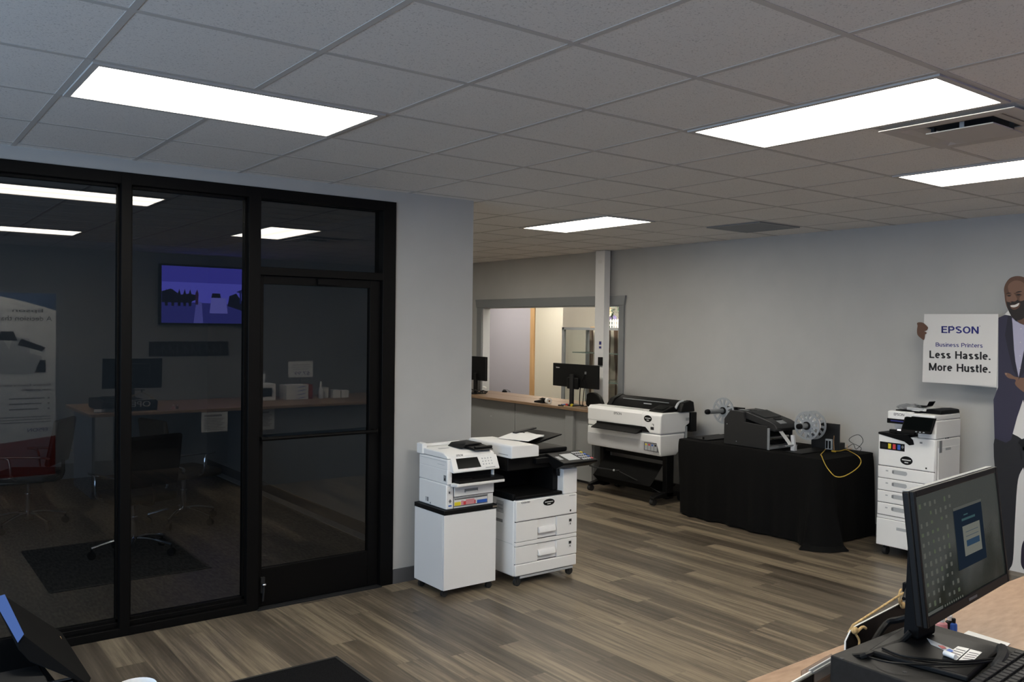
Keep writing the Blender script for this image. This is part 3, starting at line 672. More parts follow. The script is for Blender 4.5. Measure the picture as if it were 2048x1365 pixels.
for k, m in enumerate(('yellow', 'red', 'blue', 'black')):
    y = 6.236 - .044*k
    obj('ink_cartridge', MB().box(PX-.0135, PX-.011, y-.036, y, .562, .632), M['lgrey'], ik)
    obj('ink_colour_label', MB().box(PX-.0145, PX-.0135, y-.03, y-.006, .61, .628), M[m], ik)
text('brand_text', 'EPSON', (PX-.0032, 6.71, .888), (0,-1,0), (0,0,1), .115, .025, M['gtext'], t)
oval_badge((PX-.0005, 6.21, .886), 'x', .055, .035, t)
obj('model_mark', MB().box(PX-.0015, PX, 6.127, 6.15, .832, .838).box(PX-.0015, PX, 6.127, 6.133, .815, .832), M['gtext'], t)
obj('model_label', MB().box(PX-.0015, PX, 6.125, 6.17, .775, .805), M['ink_text'], t)
obj('side_sticker', MB().box(PX1-.06, PX1-.01, PY0-.001, PY0, .86, .89), M['lgrey'], t)
# control panel
obj('control_panel', MB().prism('y', [(PX+.05,.957),(PX+.06,.972),(PX+.21,1.018),(PX+.23,1.0),(PX+.21,.957)], 6.04, 6.25), M['satin'], t, .006)
obj('panel_screen', MB().obox((PX+.135,6.145,.9985), (.05,0,.0155), (0,.06,0), (-.0003,0,.001)), M['screen'], t)
# roll cover
obj('roll_bracket', MB().prism('y', [(PX+.25,.956),(PX+.29,1.05),(PX+.40,1.075),(PX1+.01,1.06),(PX1+.03,.956)], 5.985, 6.05), M['black'], t, .01)
obj('roll_bracket', MB().prism('y', [(PX+.2,.956),(PX+.26,1.03),(PX+.40,1.075),(PX1+.01,1.06),(PX1+.03,.956)], 6.98, 7.05), M['black'], t, .01)
obj('roll_cover', MB().prism('y', [(PX+.21,.957),(PX+.28,1.02),(PX+.38,1.068),(PX1+.02,1.055),(PX1+.02,.957)], 6.05, 6.98), M['satin'], t, .008)
obj('cover_lip', MB().cyl((PX+.30,6.2,1.036), (PX+.30,6.88,1.036), .005), M['mgrey'], t)
obj('cover_tab', MB().box(PX+.255, PX+.265, 6.41, 6.52, 1.004, 1.014), M['lgrey'], t)
obj('bracket_arm', MB().tube([(PX+.24,6.05,.99),(PX+.29,6.055,1.045),(PX+.36,6.055,1.065)], .014), M['lgrey'], t)
obj('rear_unit', MB().box(PX1+.001, PX1+.09, PY0-.02, PY1, .74, .945), M['black'], t, .006)
obj('rear_bracket', MB().box(PX1-.058, PX1-.03, PY0+.005, PY0+.03, .62, .80), M['lgrey'], t)
# stand
for y in (6.1, 7.05):
    obj('stand_leg', MB().prism('y', [(PX+.15,.05),(PX+.14,.51),(PX+.25,.51),(PX+.25,.05)], y-.03, y+.03), M['black'], t, .005)
    obj('stand_foot', MB().prism('y', [(PX-.04,.07),(PX-.04,.09),(PX+.1,.12),(PX+.3,.12),(PX+.46,.09),(PX+.46,.07)], y-.03, y+.03), M['black'], t, .005)
    caster(PX+.0, y+.02, .07, .033, t, .045); caster(PX+.42, y+.02, .07, .033, t, .045)
obj('cross_bar', MB().box(PX+.17, PX+.23, 6.13, 7.02, .44, .5), M['black'], t)
bk = MB(); pr = [(PX+.16,.40),(PX+.10,.33),(PX+.02,.24),(PX-.03,.19),(PX+.05,.12),(PX+.2,.11),(PX+.36,.17)]
for i in range(len(pr)-1):
    (a0, z0), (a1, z1) = pr[i], pr[i+1]
    bk.ext([(a0,6.14,z0-.18*max(0,(.42-z0))*0), (a0,7.0,z0), (a1,7.0,z1), (a1,6.14,z1)], (.003,0,.003))
obj('catch_basket', bk, M['cloth'], t)
obj('basket_rod', MB().tube([(PX+.12,7.1,.32),(PX-.1,6.98,.30),(PX-.1,6.62,.30),(PX-.06,6.56,.30)], .008).tube([(PX-.06,6.6,.30),(PX+.02,6.3,.2),(PX+.1,6.12,.12)], .006), M['dgrey'], t)
obj('rod_cap', MB().sph((PX-.1,6.6,.302), .012), M['lgrey'], t)
# ------------------------------------------------------------------ draped table
TX0, TX1, TY0, TY1, TZ = 6.40, 7.19, 4.11, 5.71, .738
t = thing('folding_table', 'folding table hidden under the black cloth', 'table', ((TX0+TX1)/2, (TY0+TY1)/2, 0))
obj('table_top', MB().box(TX0+.03, TX1-.03, TY0+.03, TY1-.03, TZ-.035, TZ-.008), M['offwhite'], t)
for x in (TX0+.1, TX1-.1):
    for y in (TY0+.25, TY1-.25): obj('leg', MB().cyl((x, y, 0), (x, y, TZ-.035), .013, 10), M['dgrey'], t)
def drape():
    mb = MB(); per = []; R = .035
    def corner(cx, cy, a0):
        for k in range(7):
            a = a0 + math.pi/2*k/6; per.append((cx+R*math.cos(a), cy+R*math.sin(a), math.cos(a), math.sin(a)))
    def side(p, q, nx, ny, n):
        for k in range(1, n): per.append((p[0]+(q[0]-p[0])*k/n, p[1]+(q[1]-p[1])*k/n, nx, ny))
    # counter-clockwise from the back right corner
    corner(TX1-R, TY1-R, 0); side((TX1-R, TY1), (TX0+R, TY1), 0, 1, 26)
    corner(TX0+R, TY1-R, math.pi/2); side((TX0, TY1-R), (TX0, TY0+R), -1, 0, 70)
    corner(TX0+R, TY0+R, math.pi); side((TX0+R, TY0), (TX1-R, TY0), 0, -1, 34)
    corner(TX1-R, TY0+R, 1.5*math.pi); side((TX1, TY0+R), (TX1, TY1-R), 1, 0, 40)
    n = len(per); lev = 22
    for j in range(lev+1):
        s = j/lev
        for k, (x, y, nx, ny) in enumerate(per):
            u = x*3.1 + y*4.3
            fold = .016*math.sin(u*2.2+.7) + .011*math.sin(u*5.3+1.9) + .006*math.sin(u*11.7)
            # the big corner fold at the near right corner, the tucked hem at the far left one
            dr = math.hypot(x-TX0, y-TY0); dl = math.hypot(x-TX0, y-TY1)
            f = .016*(1-math.exp(-s*14)) + fold*s**1.1 + .012*s - .028*s*math.exp(-(dl/.35)**2)
            cf = math.exp(-(dr/.15)**2)
            f += .12*cf*s**1.7*(1 + .3*math.sin(u*14))
            if nx > .5: f = .004
            f = min(f, .05) if ny > .5 else f
            z = TZ - (TZ-.006)*s
            if j == lev: z = .006 + .012*abs(math.sin(u*3.1))*(1-cf)
            if j == lev and cf > .3: f += .05*cf
            mb.v.append(Vector((x+nx*f, y+ny*f, z - .012*(1-math.exp(-0))*0)))
        if j:
            a, b = (j-1)*n, j*n
            mb.f += [(a+k, a+(k+1) % n, b+(k+1) % n, b+k) for k in range(n)]
    top = [Vector((x, y, TZ+.004)) for x, y, _, _ in per]; m = len(mb.v)
    mb.v += [Vector((x-nx*.012, y-ny*.012, TZ+.004)) for x, y, nx, ny in per]
    mb.f += [(m+k, m+(k+1) % n, (k+1) % n, k) for k in range(n)] + [tuple(range(m, m+n))]
    return mb
o = obj('tablecloth', drape(), M['cloth'], loc=((TX0+TX1)/2, (TY0+TY1)/2, 0))
tag(o, 'floor-length black tablecloth under the label press, against the back wall', 'tablecloth')
TT = TZ + .0055

# ------------------------------------------------------------------ label press with its reels
M['press'] = noisy('black_textured_sheet_metal', (.011,.011,.0115), (.015,.015,.0155), 200, .5, bump=.1)
t = thing('label_printer', 'black wedge-shaped label press standing on the black tablecloth', 'label printer', (6.68, 4.95, TT))
LX = 6.475
PB = [(5.205,TT+.004),(5.205,.98),(5.135,1.068),(4.985,1.06),(4.975,.972),(4.72,.957),(4.72,TT+.004)]
obj('side_panel', MB().prism('x', PB, LX, LX+.012), M['press'], t, .002)
obj('housing', MB().prism('x', [(5.20,TT+.01),(5.20,.98),(5.133,1.066),(4.985,1.058),(4.97,.95),(4.80,.94),(4.80,TT+.01)], LX+.0125, 6.84), M['press'], t, .004)
obj('side_panel', MB().prism('x', PB, 6.841, 6.853), M['press'], t, .002)
obj('lid', MB().prism('x', [(5.0,1.06),(4.99,1.069),(4.72,1.0),(4.665,.975),(4.64,.94),(4.66,.91),(4.72,.915),(4.80,.955),(4.985,1.0)], LX+.03, 6.83), M['press'], t, .006)
obj('lid_latch', MB().obox((6.64,5.03,1.067), (.035,0,0), (0,.045,.001), (0,0,.004)), M['black'], t)
obj('latch_plate', MB().obox((6.6,5.06,1.0685), (.03,0,0), (0,.05,.0), (0,0,.002)), M['mgrey'], t)
obj('lid_inset', MB().obox((6.66,4.87,1.042), (.12,0,0), (0,.075,.0191), (0,-.0005,.002)), M['dgrey'], t)
obj('lid_latch', MB().obox((6.66,4.745,1.01), (.04,0,0), (0,.02,.0051), (0,-.001,.004)), M['black'], t)
obj('lid_hinge_bracket', MB().obox((6.64,4.69,.988), (.045,0,0), (0,.025,.011), (0,-.001,.004)), M['mgrey'], t)
obj('front_opening', MB().box(LX+.03, 6.82, 4.745, 4.80, .80, .93), M['black'], t)
obj('guide_bar', MB().box(LX+.02, 6.83, 4.72, 4.73, .875, .90), M['satin'], t)
obj('base_plate', MB().box(LX+.013, 6.84, 4.70, 4.80, TT+.006, TT+.03), M['mgrey'], t)
obj('front_foot', MB().box(LX, LX+.012, 4.70, 4.72, TT+.002, .94), M['mgrey'], t)
for y in (4.76, 5.15):
    for x in (LX+.03, 6.82): obj('foot', MB().cyl((x, y, TT), (x, y, TT+.012), .014, 10), M['rubber'], t)
obj('bolt', MB().sph((LX-.001, 5.17, .935), .004).sph((LX-.001, 5.06, TT+.04), .004), M['lgrey'], t)
obj('inner_roller', MB().cyl((LX+.04, 4.735, .845), (6.80, 4.735, .845), .018, 14), M['steel'], t)
obj('inner_wire', MB().tube([(LX+.06,4.74,.86),(6.6,4.70,.80),(6.72,4.71,.79),(6.80,4.74,.85)], .003), M['black'], t)

def reel(c, r, label, name='label_reel', double=False, shaft=.30):
    t = thing(name, label, 'reel', (c[0], c[1], TT), 0, 'label reels at the press')
    def disc(x):
        mb = MB(); p = (x, c[1], c[2])
        mb.ring(p, (1,0,0), r*.86, r, .006, 40); mb.ring(p, (1,0,0), .026, r*.47, .006, 32)
        for k in range(12):
            a = 2*math.pi*k/12 + .1; d = Vector((0, math.cos(a), math.sin(a))); e = Vector((0, -math.sin(a), math.cos(a)))
            mb.obox(Vector(p) + d*r*.66, Vector((.0029,0,0)), d*r*.26, e*(r*.085))
        return mb
    obj('flange', disc(c[0]), M['reel'], t)
    if double:
        obj('flange', disc(c[0]+.10), M['reel'], t)
        mb = MB(); mb.ring((c[0]+.05, c[1], c[2]), (1,0,0), .036, r*.62, .085, 40); obj('label_roll', mb, M['paper'], t)
    obj('shaft', MB().cyl((c[0]-shaft, c[1], c[2]), (c[0]+.17, c[1], c[2]), .023, 20), M['mgrey'], t)
    obj('core_collar', MB().ring((c[0]-.006, c[1], c[2]), (1,0,0), .024, .036, .02, 24), M['black'], t)
    obj('end_knob', MB().lathe([(.012,-shaft-.045),(.023,-shaft-.035),(.026,-shaft-.015),(.025,-shaft-.001)], c, 'x', 20), M['satin'], t)
    return t
def t_at(px, py, X): return aX(px, py, X)
cl = aX(1446.5, 822, 6.80)
r1 = reel((6.80, cl.y, cl.z), .13, 'grey spoked reel left of the label press, on a long shaft', shaft=.22)
obj('back_plate', MB().box(6.98, 6.99, cl.y-.12, cl.y+.1, TT, cl.z+.03).box(6.93, 6.98, cl.y-.03, cl.y+.03, cl.z-.03, cl.z+.03), M['press'], r1, .003)
obj('base_tray', MB().box(6.5, 6.98, cl.y-.05, cl.y+.20, TT, TT+.008).box(6.51, 6.525, cl.y+.0, cl.y+.015, TT+.008, TT+.03), M['black'], r1, .002)
cr_ = aX(1614, 852, 6.72)
r2 = reel((6.72, cr_.y, cr_.z), .128, 'pair of grey spoked reels with a label roll, right of the label press', double=True, shaft=.10)
obj('back_plate', MB().box(6.97, 6.982, cr_.y-.165, cr_.y+.12, TT, .985).box(6.889, 6.97, cr_.y-.03, cr_.y+.03, cr_.z-.03, cr_.z+.03), M['press'], r2, .003)
obj('base_tray', MB().box(6.5, 6.97, cr_.y-.10, cr_.y+.08, TT, TT+.008), M['black'], r2, .002)
obj('tension_arm', MB().obox((6.60, cr_.y+.055, .835), (.012,0,0), (0,.008,.055), (0,.016,-.003)).box(6.58, 6.62, cr_.y+.03, cr_.y+.07, TT+.008, .80), M['offwhite'], r2, .003)
obj('guide_rod', MB().cyl((6.50, cr_.y+.06, .80), (6.63, cr_.y+.04, .80), .008, 10), M['mgrey'], r2)
a, b = Vector((6.62, 4.70, .925)), Vector((6.58, cr_.y+.065, .80))
d = (b-a); s_ = Vector((1,0,0)); n_ = d.cross(s_).normalized()
o = obj('label_strip', MB().obox((a+b)/2, d/2, s_*.028, n_*.0008), M['paper']); tag(o, 'white label strip running from the press down to the right reel', 'label strip')

t = thing('power_adapter', 'small white boxed power unit with black grilles on the black cloth', 'power adapter', (7.05, 4.40, TT))
q = aX(1653, 888, 6.95)
obj('case', MB().box(6.95, 7.05, q.y-.05, q.y+.015, TT, TT+.10), M['lgrey'], t, .004)
g_ = MB()
for y in (q.y-.004, q.y-.034): g_.box(6.947, 6.951, y-.009, y+.009, TT+.015, TT+.085)
obj('grille', g_, M['black'], t)
o = obj('power_strip_block', MB().box(6.98, 7.07, q.y-.11, q.y-.055, TT, TT+.07), M['dgrey'], bevel=.004); tag(o, 'dark block beside the white power unit on the black cloth', 'power block')
cb = thing('network_cable', 'yellow network cable looped over the near corner of the black tablecloth', 'cable', (6.5, 4.25, TT))
pts = [aZ(1667.5, 903, TT+.006), aZ(1680, 902.5, TT+.006), aZ(1692, 900, TT+.006), aZ(1703, 905, TT+.006), aZ(1712, 910, TT+.008)]
fr_ = [aX(1719, 916, 6.36), aX(1722, 924, 6.35), aX(1718, 933, 6.345), aX(1708, 942, 6.345), aX(1695, 950, 6.345), aX(1683, 954.5, 6.345), aX(1671, 953.5, 6.345), aX(1662, 946, 6.345), aX(1653, 934, 6.345), aX(1647, 922, 6.345), aX(1643, 912, 6.37)]
bk_ = [aZ(1641.5, 910, TT+.007), aZ(1647, 904, TT+.006), aZ(1653, 898.5, TT+.006), aZ(1662, 897.5, TT+.006)]
obj('jacket', MB().tube(pts + fr_ + bk_, .0038, 8), M['yellow_cable'], cb)
obj('plug', MB().obox(aZ(1667.5, 903, TT+.008), (.008,0,0), (0,.018,0), (0,0,.007)), M['yellow_cable'], cb)
o = obj('thin_cable', MB().tube([aZ(1672, 892, TT+.004), aZ(1690, 897, TT+.004), aX(1706, 889, 6.9), aX(1712, 899, 6.86), aX(1725, 886, 6.95), aX(1724, 876, 6.95), aX(1716, 870, 6.95), aX(1704, 874, 6.95), aX(1698, 880, 6.95), aX(1703, 886, 6.95), aX(1722, 896, 6.86), aZ(1716, 905, TT+.005), aZ(1700, 906, TT+.004), aZ(1678, 904, TT+.004)], .0026, 6), M['dgrey'])
tag(o, 'thin dark cable curling up off the black cloth near the wall', 'cable')
o = obj('thin_wire', MB().tube([aX(1668, 872, 6.93), aX(1667.5, 886, 6.9), aX(1668, 900, 6.8)], .003, 6).tube([aX(1694.5, 890, 6.9), aX(1694, 896, 6.85), aX(1697, 899, 6.8), aX(1704, 898, 6.8)], .003, 6), M['wood'])
tag(o, 'pair of thin tan wires beside the white power unit', 'wire')

# ------------------------------------------------------------------ tall printer by the wall
FX, KX, A, B = 6.62, 7.03, 3.285, 3.75       # front, back, right (near) side, left side
t = thing('office_printer', 'tall white multifunction printer with five drawers, right of the black table', 'printer', ((FX+KX)/2, (A+B)/2, 0))
obj('body', MB().prism('y', [(FX+.015,.08),(FX+.015,.985),(KX,.985),(KX,.08)], A, B), M['white'], t, .01, 3)
obj('front_cover', MB().box(FX, FX+.0145, A+.002, B-.001, .732, .985), M['white'], t, .007)
for k, (z0, z1) in enumerate(((.632,.728),(.532,.628),(.433,.528),(.332,.429))):
    d = obj('drawer', MB().box(FX, FX+.0145, A+.002, B-.001, z0, z1), M['white'], t, .005)
    zc = z0 + .058; yy = 3.565
    mb = MB(); pl = []
    for i in range(16):
        a_ = 2*math.pi*i/16; pl.append((yy + (.045 if math.cos(a_) > 0 else -.045) + .018*math.cos(a_), zc + .018*math.sin(a_)))
    obj('drawer_handle', mb.prism('x', pl, FX-.0012, FX+.0005), M['lgrey'], d)
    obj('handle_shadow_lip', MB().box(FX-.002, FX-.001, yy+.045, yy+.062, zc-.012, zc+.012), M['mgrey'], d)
    obj('size_mark', MB().box(FX-.001, FX, 3.66, 3.68, zc-.002, zc+.008), M['lgrey'], d)
obj('gap_lines', MB().box(FX+.006, FX+.0143, A+.004, B-.004, .727, .733).box(FX+.006, FX+.0143, A+.004, B-.004, .627, .633).box(FX+.006, FX+.0143, A+.004, B-.004, .527, .534).box(FX+.006, FX+.0143, A+.004, B-.004, .428, .433).box(FX+.006, FX+.0143, A+.004, B-.004, .328, .333).box(FX+.006, FX+.0143, A+.004, B-.004, .300, .306), M['seam'], t)
obj('divider', MB().box(FX+.002, FX+.0145, A+.002, B-.001, .305, .328), M['white'], t)
dd = obj('bottom_drawer', MB().box(FX-.004, FX+.0145, A+.002, B+.002, .083, .301), M['white'], t, .006)
obj('drawer_handle', MB().box(FX-.006, FX-.0035, 3.42, 3.58, .226, .25), M['lgrey'], dd, .002)
for x in (FX+.06, KX-.05):
    for y in (A+.06, B-.05): caster(x, y, .08, .035, t, .03)
obj('ink_label', MB().box(FX-.0012, FX, 3.527, 3.735, .865, .925), M['black'], t)
for k, (y, m) in enumerate(((3.70,'dgrey'),(3.652,'yellow'),(3.613,'red'),(3.574,'blue'),(3.543,'mgrey'))):
    w_ = .022 if k == 0 else .012; h_ = .02 if k else .014
    obj('ink_colour', MB().box(FX-.0024, FX-.0012, y-w_, y+w_, .895-h_, .895+h_) if k < 4 else MB().ext([(FX-.0012,y,.914),(FX-.0012,y+.012,.9),(FX-.0012,y,.886),(FX-.0012,y-.012,.9)], (-.0012,0,0)), M[m], t)
oval_badge((FX-.0002, 3.51, .796), 'x', .05, .034, t)
obj('front_sticker', MB().box(FX-.001, FX, 3.345, 3.357, .75, .763), M['ink_text'], t)
obj('usb_port', MB().box(FX-.001, FX, 3.385, 3.405, .945, .958), M['mgrey'], t)
obj('side_panel', MB().box(FX+.05, KX-.02, A-.004, A, .10, .92), M['white'], t, .003)
obj('side_grip', MB().box(6.68, 6.72, A-.006, A-.003, .88, .975), M['mgrey'], t, .002)
obj('side_latch', MB().box(6.78, 6.86, A-.007, A-.0035, .895, .915), M['lgrey'], t, .002)
obj('side_print', MB().box(6.77, 6.79, A-.0045, A-.0035, .985, .992).box(6.80, 6.83, A-.0045, A-.0035, .985, .992), M['ink_text'], t)
# upper part: body shoulder on the near side, output well at the left
obj('right_tower', MB().box(FX+.01, KX, A, 3.43, .987, 1.13), M['white'], t, .008)
obj('rear_tower', MB().box(FX+.25, KX, 3.431, B, .987, 1.10), M['offwhite'], t, .006)
obj('output_tray', MB().prism('x', [(B,.985),(B,1.002),(3.50,1.0),(3.46,.965),(3.45,.93),(3.49,.92),(3.53,.945)], FX-.006, FX+.245), M['satin'], t, .005)
obj('tray_clip', MB().box(FX+.02, FX+.05, 3.61, 3.67, 1.0, 1.03).box(FX-.0, FX+.03, 3.45, 3.60, 1.005, 1.04), M['black'], t, .004)
obj('scan_unit', MB().box(FX-.01, KX, A+.003, 3.655, 1.131, 1.175), M['white'], t, .01)
obj('scan_front', MB().box(FX-.03, FX+.03, 3.46, 3.66, 1.09, 1.185), M['white'], t, .01)
obj('blue_stripe', MB().box(FX-.0325, FX+.0, 3.455, 3.663, 1.085, 1.125), M['satin'], t, .005)
obj('stripe_print', MB().box(FX-.0335, FX-.0325, 3.51, 3.63, 1.102, 1.112), M['blue_text'], t)
text('brand_text', 'EPSON', (FX-.0302, 3.605, 1.15), (0,-1,0), (0,0,1), .085, .021, M['gtext'], t)
obj('feeder_cover', MB().prism('x', [(3.45,1.176),(3.44,1.205),(3.36,1.212),(A+.01,1.205),(A+.004,1.176)], FX+.10, KX-.01), M['satin'], t, .006)
obj('feeder_tray', MB().box(FX+.06, KX-.05, 3.44, 3.64, 1.178, 1.19), M['satin'], t)
obj('tray_sheet', MB().obox((6.82, 3.46, 1.2), (.17,0,.004), (0,.03,.0), (0,0,.002)), M['paper'], t)
pc = Vector((FX-.06, 3.395, 1.095)); pu = Vector((.035, 0, .06)); py_ = Vector((0, .118, 0))
cp = obj('control_panel', MB().hull([pc+s*py_*k+u*pu+Vector((d,0,0)) for s in (-1,1) for u, k in ((-1,1.0),(1,1.02)) for d in (0,.02)]), M['satin'], t, .003)
nn = py_.cross(pu).normalized(); nn = nn if nn.x < 0 else -nn
obj('touch_screen', MB().obox(pc + pu*.12 + nn*.001, py_*.92, pu*.78, nn*.001), M['screen'], cp)
obj('panel_marks', MB().obox(pc - pu*.85 - py_*.05 + nn*.0015, py_*.06, pu*.05, nn*.001).obox(pc - pu*.85 - py_*.3 + nn*.0015, py_*.06, pu*.05, nn*.001).obox(pc - pu*.85 - py_*.55 + nn*.0015, py_*.06, pu*.05, nn*.001), M['lgrey'], cp)
obj('status_lamp', MB().box(FX-.058, FX-.05, 3.52, 3.56, 1.035, 1.045), emis('lit_white_lamp', (1,1,1), 1.3), cp)
obj('panel_arm', MB().box(FX-.035, FX+.06, 3.36, 3.44, 1.06, 1.11), M['satin'], t)
o = thing('plastic_bag', 'clear plastic bag of white parts lying on the tall printer', 'bag', (6.75, 3.5, 1.19))
mb = MB().sph((6.72, 3.53, 1.215), (.10,.12,.025), 20, 12)
for v in mb.v: v += Vector((.006*math.sin(v.y*190+v.x*60), .0, .005*math.sin(v.x*150+v.y*90) if v.z > 1.205 else 0))
for v in mb.v: v.z = max(v.z, 1.191)
obj('film', mb, M['film'], o)
obj('white_part', MB().box(6.70, 6.79, 3.41, 3.56, 1.192, 1.216), M['paper'], o, .004)
o = obj('handset', MB().hull([(6.70,3.46,1.217),(6.78,3.46,1.217),(6.70,3.50,1.235),(6.78,3.52,1.222),(6.72,3.39,1.24),(6.80,3.40,1.228)]).hull([(6.70,3.40,1.235),(6.80,3.40,1.23),(6.73,3.36,1.27),(6.77,3.36,1.275),(6.70,3.38,1.275)]), M['black'], bevel=.004)
tag(o, 'small black device lying on the plastic bag on the tall printer', 'device')

# ------------------------------------------------------------------ cardboard standee
SX = 7.02
def spoly(pts, ox=1820, oy=540, s=5.25, X=SX): return [aX(ox+x/s, oy+y/s, X) for x, y in pts]
def sm(pts, n=5):                          # rounded closed outline through pts
    out = []; N_ = len(pts)
    for i in range(N_):
        a, b, c, d = (Vector((*pts[(i+k-1) % N_], 0)) for k in range(4))
        for k in range(n):
            t_ = k/n; q_ = .5*((2*b)+(c-a)*t_+(2*a-5*b+4*c-d)*t_*t_+(3*b-a-3*c+d)*t_**3); out.append((q_.x, q_.y))
    return out
t = thing('cardboard_standee', 'life-size cardboard cutout of a smiling bald man in a navy suit, at the right edge', 'standee', (SX, 2.75, 0))
M['skin'] = mat('printed_brown_skin', (.115,.055,.033), .5); M['skin_l'] = mat('printed_light_brown_skin', (.2,.105,.068), .5)
M['suit'] = mat('printed_navy_suit', (.028,.026,.055), .6); M['suit_d'] = mat('printed_dark_lapel', (.014,.013,.028), .6)
M['shirt'] = mat('printed_pale_lilac_shirt', (.42,.41,.55), .6); M['trousers'] = mat('printed_charcoal_trousers', (.012,.012,.016), .6)
M['beard'] = mat('printed_black_beard', (.014,.009,.008), .6); M['pinknail'] = mat('printed_pale_nail', (.34,.22,.17), .5); M['teeth'] = mat('printed_teeth', (.75,.72,.68), .5)
M['card'] = mat('white_card', (.70,.69,.68), .6); M['shoe'] = mat('printed_dark_shoe', (.02,.012,.03), .5)
def lay(name, pts, m, k, parent=None, ox=1820, oy=540, s=5.25, smooth=True):
    X = SX - .0012*k
    return obj(name, MB().ext(spoly(sm(pts) if smooth else pts, ox, oy, s, X), (.0011, 0, 0)), M[m], parent or t, flat=True)
z0p = lambda x: (1820+x/5.25)
# board: white card with the man's outline
B_ = [(1850,640),(1994,640),(2009,630),(2016,622),(2010,606),(2009,585),(2013,567),(2022,557),(2035,554),(2050,558),(2062,572),(2068,590),(2066,612),(2110,650),(2140,700),(2150,860),(2130,960),(2112,1060),(2098,1150),(2080,1192),(2000,1192),(2000,1120),(1994,1000),(1990,880),(1992,800),(1994,776),(1850,764)]
obj('board', MB().ext([aX(x, y, SX) for x, y in B_], (.006,0,0)), M['card'], t, flat=True)
obj('easel_foot', MB().prism('y', [(SX+.008,.0),(SX+.16,.0),(SX+.008,.9)], 2.75, 2.755), M['card'], t)
L_ = lambda name, pts, m, k, parent=None, sm_=True: lay(name, pts, m, k, parent, 0, 0, 1, sm_)
L_('trousers', [(1990,872),(2045,880),(2050,925),(2036,960),(2030,1040),(2026,1120),(2018,1142),(2010,1175),(2002,1175),(2000,1120),(1995,1000)], 'trousers', 1)
L_('trousers', [(2040,880),(2130,880),(2125,960),(2105,1060),(2090,1120),(2058,1120),(2060,1040),(2052,960),(2044,925)], 'trousers', 1)
L_('shoe', [(2046,1085),(2060,1075),(2090,1090),(2092,1140),(2064,1150),(2044,1135),(2042,1110)], 'shoe', 2)
L_('jacket', [(1997,636),(2010,630),(2022,632),(2070,640),(2120,660),(2140,720),(2144,860),(2070,880),(2046,800),(2034,835),(2022,880),(2012,886),(1989,877),(1987,800),(1996,775)], 'suit', 2, None, False)
L_('shirt', [(2023,634),(2034,645),(2052,652),(2064,640),(2058,690),(2046,740),(2038,758),(2030,720),(2025,680)], 'shirt', 3, None, False)
L_('lapel', [(2016,632),(2024,634),(2028,700),(2033,745),(2034,756),(2026,740),(2016,700),(2010,670)], 'suit_d', 4, None, False)
L_('lapel', [(2056,660),(2066,640),(2076,650),(2066,700),(2048,745),(2036,762)], 'suit_d', 4, None, False)
b_ = MB()
for x, y in ((2042,658),(2041,685),(2040,712),(2040,737)): b_.cyl(aX(x, y, SX-.0048), aX(x, y, SX-.006), .004, 8)
obj('shirt_button', b_, M['card'], t)
L_('collar', [(2022,632),(2030,636),(2040,648),(2032,650),(2024,645)], 'shirt', 4, None, False)
L_('sleeve_hand', [(2010,746),(2020,748),(2030,754),(2048,756),(2064,750),(2072,770),(2066,790),(2050,786),(2036,776),(2030,768),(2031,760),(2018,757),(2011,751)], 'skin_l', 4)
fb = L_('pointing_finger_nail', [(2010.5,747),(2013.5,747.5),(2013.5,749.5),(2011,749.5)], 'pinknail', 5)
hd = L_('head', [(2009,590),(2008,578),(2012,566),(2021,556),(2035,552.5),(2050,556),(2060,568),(2063,585),(2061,602),(2056,620),(2048,634),(2036,640),(2025,634),(2017,622),(2011,607)], 'skin', 5)
L_('neck', [(2023,628),(2058,618),(2060,640),(2050,650),(2038,646),(2028,640)], 'skin', 4)
L_('face_light', [(2016,572),(2028,562),(2044,564),(2052,576),(2050,590),(2040,588),(2030,586),(2020,588)], 'skin_l', 6, hd)
L_('beard', [(2013,605),(2018,604),(2022,607),(2024,601),(2034,600),(2040,603),(2048,600),(2056,592),(2061,598),(2057,622),(2048,636),(2036,641),(2026,636),(2018,624)], 'beard', 6, hd)
L_('cheek', [(2013,592),(2020,590),(2024,598),(2020,604),(2014,603)], 'skin_l', 7, hd)
L_('cheek', [(2040,594),(2050,588),(2054,594),(2047,601),(2040,602)], 'skin_l', 7, hd)
L_('lower_lip', [(2020,611),(2030,609),(2040,606),(2038,615),(2030,620),(2023,618)], 'skin', 7, hd)
L_('teeth', [(2021,611.5),(2030,610),(2038,606.5),(2036,612),(2029,615),(2023,614.5)], 'teeth', 8, hd)
L_('nose', [(2024,588),(2029,589),(2034,599),(2030,603),(2024,603),(2018,602),(2020,597)], 'skin_l', 8, hd)
L_('eye', [(2014,592),(2018,590.5),(2022,592),(2018,593.5)], 'beard', 9, hd)
L_('eye', [(2032,590),(2037,588.5),(2042,589),(2037,591.5)], 'beard', 9, hd)
L_('eyebrow', [(2012,588),(2017,585.5),(2023,587),(2017,587.5)], 'beard', 9, hd)
L_('eyebrow', [(2031,585.5),(2037,583),(2044,583.5),(2037,585.5)], 'beard', 9, hd)
L_('ear', [(2061,585),(2066,582),(2068,592),(2065,604),(2060,604)], 'skin', 4, hd)
